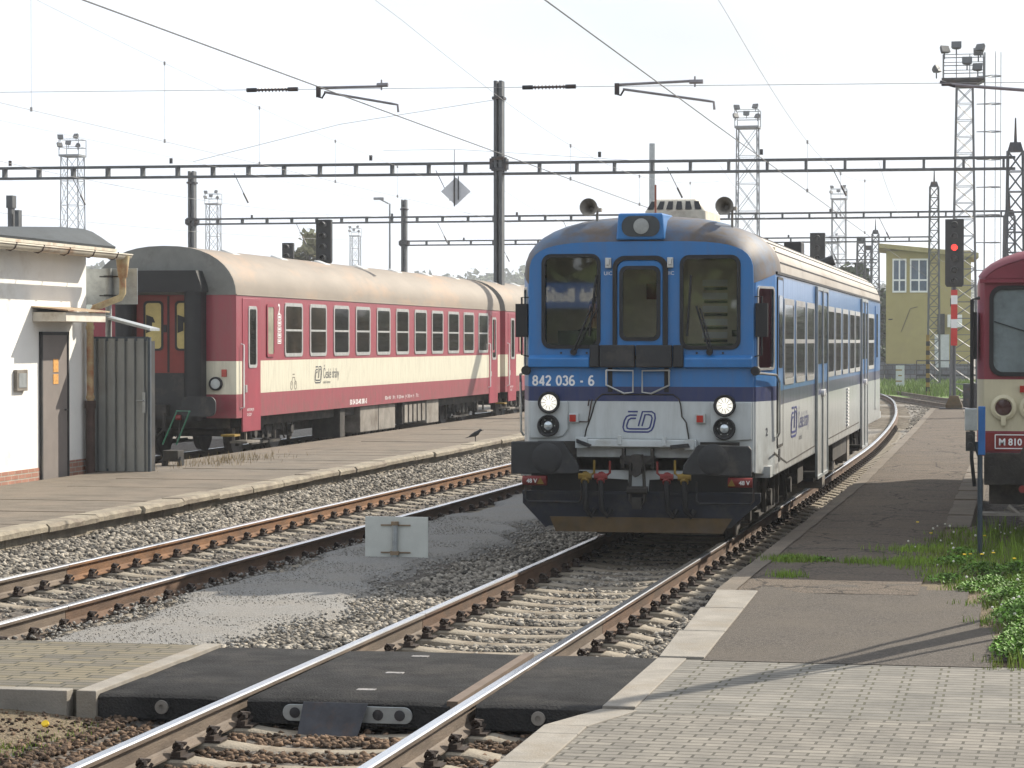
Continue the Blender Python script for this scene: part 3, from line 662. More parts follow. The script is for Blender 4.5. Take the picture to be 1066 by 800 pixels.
b = MB(); b.add(ring(LEN,1.2,.86,2.86,3.3,4), [tuple(range(len(RS[0])))]); b.bb((-HW+.02,.3,.78),(HW-.02,LEN-.2,.9)); b.obj('rear_wall', m_body, T)
b = MB()                                                            # roof ribs
for i, t in enumerate((.1,.22,.34,.46,.58)):
    t *= math.pi/2; x = HW*math.cos(t)**(2/2.4); z = 2.99+.62*math.sin(t)**(2/2.4)
    for s in (-1, 1): b.bb((s*x-.009, 1.32, z-.01), (s*x+.006, LEN-1.2, z+.006))
b.parts('roof_rib', m_dkgrey, rf)
b = MB()
for s in (-1, 1): b.bb((s*(HW-.02), .7, 2.975), (s*(HW+.02), LEN-.8, 3.005))
b.parts('gutter', m_dkgrey, rf)
# cab inside
b = MB(); b.bb((-1.3, 1.5, .95), (1.3, 1.54, 3.3)); b.bb((-1.2,.1,1.0),(1.2,1.5,1.3)); b.obj('cab_wall', m_beige, T)
m_lin = M('pale cab lining', (.7,.69,.64), .8, var=.05)
b = MB(); b.add([(-1.15,.06,3.2),(1.15,.06,3.2),(1.22,1.5,3.3),(-1.22,1.5,3.3)], [(0,1,2,3)]); b.obj('cab_ceiling', m_lin, T)
m_desk = M('cab desk', (.1,.12,.1), .6, var=.2)
b = MB(); b.bb((-1.15,.12,1.9),(-.4,.55,2.22)); b.bb((.35,.12,1.9),(1.15,.5,2.22)); b.bb((-.95,.3,2.22),(-.55,.5,2.36)); b.obj('cab_desk', m_desk, T)
b = MB(); b.bb((.35,1.2,1.3),(1.3,1.5,3.15)); cb = b.obj('cab_cabinet', m_beige, T, bev=.01)
b = MB()
for i in range(5): b.bb((.52,1.19,2.86-i*.145),(.8,1.199,2.93-i*.145))
b.parts('cabinet_label', M('label white', (.9,.9,.9), .6, var=.03), cb)
b = MB()
for i in range(5): b.bb((.54,1.188,2.815-i*.145),(.8,1.199,2.845-i*.145))
b.bb((.85,1.188,2.3),(1.0,1.199,2.37)); b.bb((1.1,1.188,2.3),(1.2,1.199,2.37)); b.bb((1.04,1.192,1.4),(1.05,1.199,3.1)); b.parts('cabinet_slot', m_black, cb)
b = MB(); b.bb((-.15,1.47,2.72),(-.02,1.49,2.9)); b.obj('cab_notice', m_redp, T)
# gangway door in the middle
d = MB(); d.panel(rr(-.245,2.1,.245,3.11,.1), [wd], fF, .004, .022); dr = d.obj('gangway_door', m_blue, T, bev=.004)
g = MB(); g.frame(rr(-.295,2.05,.3,3.16,.13,6), rr(-.25,2.09,.25,3.115,.1,6), fF, .002, .035); g.obj('door_seal', m_black, dr)
g = MB(); g.frame(rr(-.222,2.248,.222,3.052,.08), rr(-.18,2.29,.18,3.01,.05), fF, .02, .034); g.obj('window_seal', m_black, dr)
g = MB(); g.prism(wd, fF, .006, .014); g.obj('door_window', m_glass, dr)
# folded rubber bellows cover below the door
for x0, x1 in ((-.54,-.435),(-.425,-.05),(-.035,.35),(.36,.47)):
    b = MB(); b.bb((x0,-.10 if abs(x0+x1) < .6 else -.07,1.965),(x1,-.003,2.205)); b.obj('gangway_buffer', m_dkgrey, T, bev=.012)
for x0, x1 in ((-1.212,-.545),(.475,1.205)):
    b = MB(); b.add([(x0,-.002,1.96),(x1,-.002,1.96),(x1,-.055,1.965),(x0,-.055,1.965),(x0,-.002,2.1),(x1,-.002,2.1),(x1,-.055,2.06),(x0,-.055,2.06)], [(0,3,2,1),(4,5,6,7),(0,1,5,4),(1,2,6,5),(2,3,7,6),(3,0,4,7)]); b.obj('front_ledge', m_blue, T, bev=.01)
# top headlight housing
b = MB(); b.add([(-.26,-.03,3.33),(.27,-.03,3.33),(.27,.75,3.4),(-.26,.75,3.4),(-.235,-.03,3.615),(.245,-.03,3.615),(.245,.75,3.63),(-.235,.75,3.63)], [(0,3,2,1),(4,5,6,7),(0,1,5,4),(1,2,6,5),(2,3,7,6),(3,0,4,7)])
hb = b.obj('headlight_housing', m_blue, T, bev=.02)
b = MB(); b.prism(rr(-.195,3.365,.215,3.585,.1,8), fF, .028, .04); b.obj('lamp_window', M('dark lamp glass', (.05,.055,.06), .08, var=.2, spec=.6), hb)
b = MB(); b.lathe((.015,-.04,3.475),(0,-1,0),[(.085,-.005),(.083,.006),(.05,.012),(.001,.014)],24); b.obj('lamp', M('unlit lamp', (.3,.31,.3), .35, var=.15, scale=30), hb, smooth=50)
# roof hatch with grilles, set back
b = MB(); b.loft([[(-.14,1.2,3.56),(.56,1.2,3.56),(.56,2.6,3.58),(-.14,2.6,3.58)],[(-.13,1.22,3.7),(.55,1.22,3.7),(.55,2.58,3.72),(-.13,2.58,3.72)],[(-.05,1.36,3.84),(.42,1.36,3.84),(.42,2.45,3.85),(-.05,2.45,3.85)]])
ht = b.obj('roof_hatch', m_cap, T, bev=.02)
b = MB()
for i in range(6):
    x = -.13+i*.108; b.add([(x+.02,1.23,3.715),(x+.095,1.23,3.715),(x+.082+.012*(2.5-i),1.325,3.81),(x+.03+.012*(2.5-i),1.325,3.81)], [(0,1,2,3)])
for v_ in b.v[:]: pass
b.v = [(x,y-.008,z+.004) for x,y,z in b.v]; b.parts('hatch_grille', m_black, ht, fix=False)
b = MB(); b.cyl((.02,1.0,3.5),(.02,1.0,3.98),.012); b.obj('aerial', M('rust red aerial', (.3,.1,.06), .7), T)
# horns
for x in (-.61, .87):
    b = MB(); b.lathe((x,.5,3.70),(0,-1,0),[(.03,-.2),(.035,0.),(.045,.1),(.065,.18),(.096,.22),(.099,.225),(.085,.2),(.04,.1),(.02,.02)],20); b.cyl((x+.06,.5,3.40),(x+.06,.5,3.72),.014); b.bb((x-.01,.44,3.66),(x+.11,.53,3.7)); b.obj('horn', M('horn grey', (.25,.23,.2), .6, var=.2), T, smooth=40)
# tail lamp lugs and UIC lettering
for x in (-.345, .325):
    b = MB(); b.bb((x-.03,-.045,3.03),(x+.035,-.002,3.14)); b.cyl((x,-.05,3.06),(x,-.05,3.13),.022,n=8); b.obj('tail_lamp_socket', m_alu, T, bev=.006)
    text('UIC', .055, lambda a, c, d, x=x: (x-.05+a, -.002-d, 2.955+c), T, 'lettering', m_white)
# wipers
for x, s in ((-.72, 1), (.75, -1)):
    b = MB(); b.cyl((x,-.05,2.13),(x,-.003,2.13),.035); b.tube([(x,-.045,2.14),(x+.2*s if s > 0 else x-.14,-.04,2.62)],.012); b.tube([(x+.03,-.045,2.14),(x+(.26 if s > 0 else -.1),-.04,2.6)],.009)
    b.tube([(x+(.25 if s > 0 else -.2),-.03,2.95),(x+(.17 if s > 0 else -.24),-.03,2.3)],.014); b.obj('wiper', m_black, T)
    b = MB()
    for q in (-.14, .14): b.cyl((x+q,-.012,2.12),(x+q,-.001,2.12),.012,n=8)
    b.parts('washer_jet', m_black, T)
# number and emblem
def digit_strokes(b, ch, x, z, h, f, w):
    k = h; arc = lambda cx, cz, rx, rz, a0, a1, n=14: [(x+k*(cx+rx*math.cos(R(a0+(a1-a0)*i/n))), z+k*(cz+rz*math.sin(R(a0+(a1-a0)*i/n)))) for i in range(n+1)]
    if ch == '0': b.stroke(arc(.28,.5,.22,.44,0,360,24)[:-1], w, f, 0, .002, closed=True)
    if ch == '8': b.stroke(arc(.28,.73,.19,.205,0,360,20)[:-1], w, f, 0, .002, closed=True); b.stroke(arc(.28,.29,.22,.23,0,360,20)[:-1], w, f, .0003, .0023, closed=True)
    if ch == '6': b.stroke(arc(.28,.3,.22,.24,0,360,20)[:-1], w, f, 0, .002, closed=True); b.stroke(arc(.32,.42,.26,.52,62,190,12), w, f, .0003, .0023)
    if ch == '4': b.stroke([(x+k*.42,z),(x+k*.42,z+k)], w, f, 0, .002); b.stroke([(x+k*.56,z+k*.27),(x+k*.05,z+k*.27)], w, f, .0003, .0023); b.stroke([(x+k*.06,z+k*.25),(x+k*.42,z+k*.93)], w, f, .0006, .0026)
    if ch == '2': b.stroke(arc(.28,.71,.21,.23,170,-35,14)+[(x+k*.08,z+k*.06)], w, f, 0, .002); b.stroke([(x+k*.05,z+k*.065),(x+k*.52,z+k*.065)], w, f, .0003, .0023)
    if ch == '3': b.stroke(arc(.27,.72,.19,.21,165,-85,12), w, f, 0, .002); b.stroke(arc(.27,.29,.22,.23,85,-165,14), w, f, .0003, .0023)
    if ch == '-': b.stroke([(x+k*.05,z+k*.4),(x+k*.32,z+k*.4)], w, f, 0, .002)
b = MB(); x = -1.175
for ch in '842 036 - 6':
    if ch != ' ': digit_strokes(b, ch, x, 1.768, .108, lambda a, c, d: fF(a, c, .001+d), .02)
    x += {' ': .045, '-': .05}.get(ch, .0715)
b.parts('number', m_white, T, join=.002)
# headlights
b = MB()
for s in (-1, 1): b.prism([(s*1.2,1.2),(s*.98,1.2),(s*.84,1.22),(s*.78,1.3),(s*.78,1.6),(s*1.2,1.6)] if s < 0 else [(1.2,1.2),(1.2,1.6),(.76,1.6),(.76,1.3),(.82,1.2),(.95,1.18)], fF, .001, .03)
b.parts('lamp_board', m_body, T, bev=.01)
for x, z, lit in ((-.985,1.585,1),(-.992,1.335,0),(.915,1.56,1),(.912,1.315,0)):
    b = MB(); b.lathe((x,-.03,z),(0,-1,0),[(.118,-.01),(.118,.05),(.108,.06),(.092,.05),(.088,.02),(.001,.02)],28); h = b.obj('headlight', m_black, T, smooth=40)
    if lit:
        b = MB(); b.lathe((x,-.05,z),(0,-1,0),[(.088,-.005),(.085,.008),(.05,.018),(.001,.02)],28); ll = b.obj('lit_lens', m_lamp, h, smooth=50); b = MB()
        for k in range(11): t = k*2*math.pi/11+.2; b.stroke([(x+.03*math.cos(t),z+.03*math.sin(t)),(x+.08*math.cos(t+.12),z+.08*math.sin(t+.12))], .006, fF, .0705, .072)
        b.obj('lens_ribs', m_equip, ll)
    else:
        b = MB(); b.lathe((x,-.05,z),(0,-1,0),[(.05,0),(.045,.015),(.02,.022),(.001,.024)],20)
        for k in range(6): t = k*math.pi/3; b.cyl((x+.07*math.cos(t),-.05,z+.07*math.sin(t)),(x+.07*math.cos(t),-.058,z+.07*math.sin(t)),.007,n=6)
        b.obj('lens', m_lens, h, smooth=50)
for x in (-.72, .655):
    b = MB(); b.bb((x-.05,-.05,1.37),(x+.055,-.002,1.47)); q = b.obj('marker_lamp', m_whitep, T, bev=.006); b = MB(); b.bb((x-.04,-.062,1.38),(x+.03,-.05,1.455)); b.obj('red_lens', m_redlens, q, bev=.004)
# raised centre flap with rim, flange, lower beam
cp = [(-.6,1.2),(-.58,1.3),(-.53,1.43),(-.49,1.57),(-.47,1.62),(-.41,1.675),(.36,1.675),(.42,1.63),(.44,1.57),(.455,1.44),(.5,1.38),(.53,1.2)]
b = MB(); b.prism(cp, fF, .002, .02); fp = b.obj('centre_flap', m_body, T)
b = MB(); b.tube([fF(a, c, .022) for a, c in cp], .008, 5); b.obj('flap_rim', m_under, fp)
cd_logo(fp, lambda a, c, d: fF(a, c, .021+d), -.19, 1.265, .365, .235, m_navyl)
b = MB(); b.bb((-.68,-.13,1.115),(.62,-.002,1.195)); b.obj('flange', m_whitep, T, bev=.01)
b = MB(); b.bb((-.68,-.15,1.1),(-.55,-.1,1.22)); b.bb((.5,-.15,1.09),(.6,-.1,1.2)); b.bb((-.22,-.15,1.14),(-.18,-.1,1.24)); b.bb((.26,-.15,1.13),(.3,-.1,1.23)); b.parts('flap_bracket', m_whitep, T, bev=.006)
b = MB(); b.prism([(-.66,1.2),(-.5,1.14),(-.52,1.11),(-.66,1.16)], fF, .155, .2); b.prism([(.35,1.14),(.54,1.16),(.56,1.12),(.36,1.1)], fF, .155, .2); b.parts('rubber_pad', m_dkgrey, T)
b = MB(); b.prism([(-.66,1.11),(.6,1.11),(.5,.78),(.1,.76),(.08,.6),(-.12,.6),(-.13,.76),(-.56,.78)], fF, -.05, -.005); b.bb((-1.2,.0,.85),(1.2,.25,1.0)); b.obj('buffer_beam', m_whitep, T)
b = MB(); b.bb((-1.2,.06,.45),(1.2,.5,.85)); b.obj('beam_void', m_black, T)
# buffers: rectangular plates
for s, P in ((-1, [(-1.29,1.185),(-.74,1.19),(-.56,.93),(-.56,.86),(-.6,.85),(-1.29,.84)]), (1, [(.54,.855),(.54,.94),(.7,1.165),(1.23,1.155),(1.26,1.12),(1.26,.83)])):
    b = MB(); cx = -.9 if s < 0 else .86
    b.prism(P, fF, .57, .61); o = b.obj('buffer', m_dkgrey, T, bev=.012)
    b = MB(); b.lathe((cx,-.61,1.01),(0,-1,0),[(.165,-.001),(.16,.004),(.1,.012),(.001,.016)],28); b.obj('buffer_face', m_dkgrey, o, smooth=60)
    b = MB(); b.cyl((cx,-.57,1.0),(cx,-.3,1.0),.085,n=16); b.cyl((cx,-.33,1.0),(cx,0,1.0),.13,n=16); b.box((cx,-.01,1.0),(.42,.03,.34)); b.obj('buffer_shank', m_under, o, smooth=40)
# coupling hook, cocks and hoses
b = MB(); b.bb((-.2,-.12,.93),(.17,-.02,1.02)); b.bb((-.18,-.13,.88),(-.15,-.03,1.1)); b.bb((.13,-.13,.88),(.16,-.03,1.1))
b.prism([(-.05,1.04),(.05,1.04),(.07,.95),(.05,.84),(-.01,.8),(-.06,.84),(-.03,.9)], fF, .1, .3); b.tube([(-.07,-.22,.95),(-.08,-.2,.55),(-.03,-.2,.5),(.04,-.2,.5),(.08,-.2,.55),(.07,-.22,.95)],.02); b.cyl((-.11,-.2,.66),(.11,-.2,.66),.045,n=8); b.box((0,-.2,.52),(.1,.1,.12)); b.obj('coupling_hook', m_under, T, smooth=40)
for x, mt, hx, hd in ((-.57, m_yel, .1, .19), (-.4, m_redp, .1, .18), (.31, m_redp, -.1, .18), (.5, m_yel, -.1, .2)):
    b = MB(); b.cyl((x-.07,-.16,.8),(x+.07,-.16,.8),.035,n=8); b.cyl((x,-.18,.74),(x,-.1,.82),.045,n=8); b.tube([(x+hx*.6,-.16,.81),(x+hx,-.17,.84),(x+hx,-.17,.84+hd*.7)],.013); c = b.obj('brake_cock', mt, T, smooth=40)
    b = MB(); b.tube([(x,-.17,.77),(x+.01,-.2,.6),(x+.015,-.18,.45),(x+.06,-.12,.38),(x+.1,-.1,.45)],.03,8); b.obj('brake_hose', m_black, c, smooth=40)
# apron, yellow strip, 48 V sockets, step rails
b = MB(); b.prism([(-1.27,.62),(1.3,.62),(1.3,.54),(.98,.26),(-.98,.26),(-1.02,.24),(-1.27,.5)], fF, .02, .06); b.bb((-1.27,-.1,.6),(1.3,-.02,.635)); b.obj('snow_plough', m_apron, T)
b = MB(); b.prism([(-.97,.36),(1.0,.36),(.9,.2),(-.9,.2)], fF, .062, .09); b.obj('plough_strip', m_ploy, T)
for x0, x1, tx, yx in ((-1.26,-1.0,-1.21,-1.06),(.96,1.22,1.08,1.0)):
    b = MB(); b.cyl((x0,-.1,.745),(x1,-.1,.745),.052,n=14); q = b.obj('power_socket', m_redp, T, smooth=40)
    text('48 V', .06, lambda a, c, d, tx=tx: (tx+a, -.154-d, .725+c), q, 'lettering', m_white, bold=.002)
    b = MB(); b.prism([(yx-.04,.71),(yx+.04,.71),(yx,.785)], fF, .153, .157); b.obj('warning_triangle', m_yel, q)
    s = -1 if x0 < 0 else 1
    b = MB(); b.tube([(s*1.23,-.11,.8),(s*1.23,-.11,.55),(s*1.2,-.11,.52),(s*.65,-.11,.52),(s*.62,-.11,.55),(s*.62,-.11,.75)],.011); b.obj('step_rail', m_steel, T)
for s in (-1, 1):
    x0, x1 = (-.36,-.07) if s < 0 else (.03,.32); o_, i_ = (x0, x1) if s < 0 else (x1, x0)
    b = MB(); b.tube([(o_,-.005,1.93),(o_,-.05,1.935),(i_,-.05,1.93),(i_,-.05,1.7),((i_*2+o_)/3,-.05,1.685),(o_,-.05,1.775),(o_,-.05,1.935)],.011); b.obj('handrail', m_chrome, T)
b = MB(); b.bb((-.35,-.004,1.7),(-.3,-.001,1.96)); b.bb((.26,-.004,1.7),(.31,-.001,1.96)); b.parts('step_recess', m_black, T)
b = MB(); b.tube([(-.52,-.01,1.62),(-.53,-.03,1.56),(-.56,-.03,1.38),(-.66,-.02,1.38)],.008); b.tube([(-.55,-.03,1.62),(-.56,-.03,1.55)],.008); b.obj('lamp_cable', m_steel, T)
# cab side window, mirrors, rails (right then left)
for s in (1, -1):
    fC, L = cabf(s)
    b = MB(); b.prism(rr(.05,1.95,L-.05,2.82,.05), fC, -.012, -.004); w = b.obj('cab_side_window', m_glass, T)
    b = MB(); b.frame(rr(.035,1.935,L-.035,2.835,.06), rr(.06,1.96,L-.06,2.81,.045), fC, .001, .012); b.obj('window_frame', m_alu, w)
    b = MB(); y0 = .03; x0 = s*1.18; b.box((x0+s*.12, y0, 2.47),(.13,.05,.36)); b.loft([[(x0+s*.055,y0,2.29),(x0+s*.185,y0,2.29),(x0+s*.185,y0,2.65),(x0+s*.055,y0,2.65)],[(x0+s*.09,y0+.1,2.36),(x0+s*.15,y0+.1,2.4),(x0+s*.15,y0+.1,2.55),(x0+s*.09,y0+.1,2.6)]])
    b.tube([(x0-s*.04,y0+.02,2.72),(x0+s*.12,y0,2.72),(x0+s*.12,y0,2.1),(x0-s*.05,y0+.02,2.06)],.012); b.obj('mirror', m_black, T, bev=.01)
    b = MB(); b.tube([(s*1.25,.0,1.9),(s*1.3,.1,1.9),(s*1.41,.5,1.88),(s*1.43,.62,1.8),(s*1.43,.64,1.25),(s*1.4,.66,1.2)],.014); b.obj('corner_rail', m_chrome, T); b = MB(); b.cyl((s*1.24,-.06,1.93),(s*1.24,.03,1.93),.05,n=10); b.obj('corner_socket', m_black, T)
    text('2', .12, lambda a, c, d, fC=fC, s=s, L=L: fC(.3+a*s if s > 0 else .3-a, 1.23+c, .003+d), T, 'lettering', m_darkl, bold=.003)
# side doors and windows
def side_door(f, y0, y1, z0, z1, dark=True, mat=None):
    b = MB(); b.prism(rr(y0, z0, y1, z1, .05), f, .002, .02); d = b.obj('passenger_door', mat or m_bodys, T)
    b = MB(); b.frame(rr(y0-.03, z0-.02, y1+.03, z1+.03, .05), rr(y0+.02, z0+.02, y1-.02, z1-.02, .04), f, .004, .035); ym = (y0+y1)/2; b.prism([(ym-.04,z0),(ym+.04,z0),(ym+.04,z1),(ym-.04,z1)], f, .02, .04); b.obj('door_frame', m_galv, d)
    for a, c in ((y0+.12, ym-.1), (ym+.1, y1-.12)):
        b = MB(); b.prism(rr(a, 1.95, c, 2.72, .06), f, .02, .028); b.obj('door_window', m_wing, d)
    b = MB(); b.cyl(f(ym-.12, 1.56, .02), f(ym-.12, 1.56, .06), .05); b.cyl(f(ym+.12, 1.56, .02), f(ym+.12, 1.56, .06), .05); b.parts('door_button', m_white, d)
def side_window(f, y0, y1):
    b = MB(); b.prism(rr(y0+.04, 1.8, y1-.04, 2.69, .05), f, .002, .006); w = b.obj('window', random.choice((m_wing, m_wing, m_wing2, m_wing3)), T)
    b = MB(); b.frame(rr(y0, 1.755, y1, 2.73, .08), rr(y0+.06, 1.82, y1-.06, 2.66, .05), f, .002, .011); b.prism([(y0+.05,2.22),(y1-.05,2.22),(y1-.05,2.27),(y0+.05,2.27)], f, .006, .0105); b.obj('window_frame', m_alu, w)
for f in (fS, fL):
    for a, c in ((1.62,2.86),(3.12,4.42),(4.64,5.82),(8.12,9.33),(9.55,10.72),(11.03,12.25),(12.6,13.82),(13.99,15.19),(17.5,19.2)): side_window(f, a, c)
    side_door(f, 6.05, 7.85, .47, 2.93); side_door(f, 15.4, 16.95, .47, 2.93)
    b = MB(); b.prism(rr(.82,1.1,1.42,2.93,.04), f, .002, .012); d = b.obj('cab_door', m_bodys, T); b = MB(); b.prism(rr(.92,1.95,1.32,2.75,.05), f, .012, .018); b.obj('door_window', m_wing, d)
    b = MB(); b.frame(rr(.8,1.08,1.44,2.95,.04), rr(.83,1.11,1.41,2.92,.04), f, .003, .014); b.obj('door_seal', m_under, d)
    b = MB(); b.prism(rr(19.6,1.0,20.5,2.9,.05), f, .002, .012); d = b.obj('cab_door', m_bodys, T); b = MB(); b.prism(rr(19.85,1.95,20.25,2.75,.05), f, .012, .018); b.obj('door_window', m_wing, d)
    b = MB()
    for k in range(12): b.prism([(11.95,.95+k*.05),(12.2,.95+k*.05),(12.2,.98+k*.05),(11.95,.98+k*.05)], f, .002, .03)
    b.obj('louvre', m_white, T)
    b = MB(); b.prism([(.5,1.05),(2.0,.87),(5.9,.9),(5.9,.885),(2.0,.855),(.5,1.03)], f, .001, .006); b.prism([(8.1,.9),(15.0,.92),(15.0,.905),(8.1,.885)], f, .001, .006); b.obj('sill_seam', m_under, T)
    b = MB(); b.prism(rr(1.0,.92,1.18,1.06,.03), f, .001, .008); b.obj('fuel_hatch', m_dkgrey, T)
cd_logo(T, lambda a, c, d: fS(a, c, .002+d), 2.5, 1.12, .85, .36, m_navyl)
text('České dráhy', .28, lambda a, c, d: fS(3.5+a, 1.2+c, .002+d), T, 'lettering', m_navyl, sx=1.05)
text('osobní vůz', .1, lambda a, c, d: fS(3.6+a, 1.06+c, .002+d), T, 'lettering', m_darkl)
text('DLA 1226', .07, lambda a, c, d: fS(.68+a, .86+c, .002+d), T, 'lettering', m_darkl)
bogie(T, 3.4); bogie(T, 18.4)
b = MB()
for y0, y1, z in ((8.3,9.2,.3),(9.5,10.0,.4),(11,14,.45),(5.0,5.8,.45)):
    for s in (-1, 1): b.bb((s*.9,y0,z),(s*1.25,y1,.79))
b.bb((-.6,5.5,.35),(.6,15.6,.79)); b.obj('underframe', m_under, T, bev=.01)
b = MB(); b.bb((.95,8.35,.2),(1.3,8.8,.78)); b.bb((.95,14.2,.3),(1.25,14.7,.78)); b.parts('equipment_box', m_equip, T, bev=.01)
for x0 in (1, -1):
    b = MB(); b.bb((x0*.95,6.05,.42),(x0*1.36,7.85,.47)); b.bb((x0*.95,15.4,.42),(x0*1.36,16.95,.47)); b.parts('door_step', m_steel, T)
# roof equipment seen beyond the ridge
b = MB(); b.bb((.7,9,3.4),(.95,9.5,3.66)); b.obj('roof_vent', m_dkgrey, T, bev=.02)
b = MB(); b.cyl((.55,16,3.5),(.9,16,3.62),.09); b.cyl((.55,16,3.5),(.55,16,3.4),.05); b.obj('exhaust', m_dkgrey, T)
# driver
m_uni = M('dark uniform', (.02,.022,.03), .9, var=.2); m_skin = M('skin', (.45,.27,.2), .6, var=.06); m_hair = M('brown hair', (.05,.035,.025), .8)
def skin_body(name, mat, verts, edges, radii, parent, sub=2):
    me = bpy.data.meshes.new(name); me.from_pydata(verts, edges, []); o = bpy.data.objects.new(name, me); COL.objects.link(o)
    me.materials.append(mat); o.modifiers.new('skin', 'SKIN'); s = o.modifiers.new('sub', 'SUBSURF'); s.levels = s.render_levels = sub
    for i, r in enumerate(radii): me.skin_vertices[0].data[i].radius = (r, r*.85)
    me.skin_vertices[0].data[0].use_root = True; dg = bpy.context.evaluated_depsgraph_get(); m2 = bpy.data.meshes.new_from_object(o.evaluated_get(dg)); bpy.data.objects.remove(o); bpy.data.meshes.remove(me)
    m2.materials.clear(); m2.materials.append(mat); m2.polygons.foreach_set('use_smooth', [True]*len(m2.polygons)); p = bpy.data.objects.new(name, m2); COL.objects.link(p); p.parent = parent; return p
P = thing('person', 'train driver in dark uniform seated behind the left windscreen of the blue railcar', 'person', (-4.6, 27.25, 0))
skin_body('jacket', m_uni, [(0,0,1.85),(0,0,2.05),(0,-.02,2.25),(0,0,2.36),(.19,0,2.32),(-.19,0,2.32),(.25,-.1,2.1),(-.25,-.1,2.1),(.17,-.36,2.06),(-.17,-.36,2.06)], [(0,1),(1,2),(2,3),(3,4),(3,5),(4,6),(5,7),(6,8),(7,9)], [.17,.16,.17,.09,.075,.075,.055,.055,.045,.045], P)
b = MB(); rings = []
for z, rx, ry, dy in ((2.37,.055,.055,.01),(2.44,.055,.06,0),(2.48,.06,.085,-.015),(2.53,.072,.1,-.02),(2.59,.078,.105,-.012),(2.65,.072,.098,-.005),(2.69,.045,.06,0),(2.70,.005,.005,0)): rings.append([(rx*math.cos(t), dy+ry*math.sin(t), z) for t in [i*math.pi/8 for i in range(16)]])
b.loft(rings); b.add([(-.014,-.115,2.55),(.014,-.115,2.55),(0,-.14,2.545),(0,-.11,2.59)], [(0,1,2),(0,2,3),(1,3,2),(0,3,1)])
for s in (-1, 1): b.box((s*.08,.0,2.56),(.015,.03,.05))
hd = b.obj('head', m_skin, P, smooth=60)
b = MB()
for s in (-1, 1): b.box((s*.028,-.108,2.585),(.022,.01,.01))
b.box((0,-.108,2.505),(.04,.01,.007)); b.obj('facial_feature', m_hair, hd)
b = MB(); b.loft([[(rx*math.cos(t), .012+ry*math.sin(t), z+.02*math.sin(t)*-1) for t in [i*math.pi/8 for i in range(16)]] for z, rx, ry in ((2.61,.083,.106),(2.66,.079,.104),(2.71,.05,.07),(2.72,.005,.005))]); b.obj('hair', m_hair, P, smooth=60)
for s in (-1, 1):
    b = MB(); b.box((s*.16,-.4,2.05),(.07,.07,.03))
    for k in range(4): b.tube([(s*.16-.027+k*.018,-.43,2.055),(s*.16-.027+k*.018,-.47-.008*(k in (1,2)),2.052),(s*.16-.027+k*.018,-.49,2.03)],.009,6)
    b.tube([(s*.16-s*.035,-.4,2.055),(s*.16-s*.055,-.43,2.05),(s*.16-s*.05,-.455,2.04)],.01,6); b.obj('hand', m_skin, P, smooth=60)
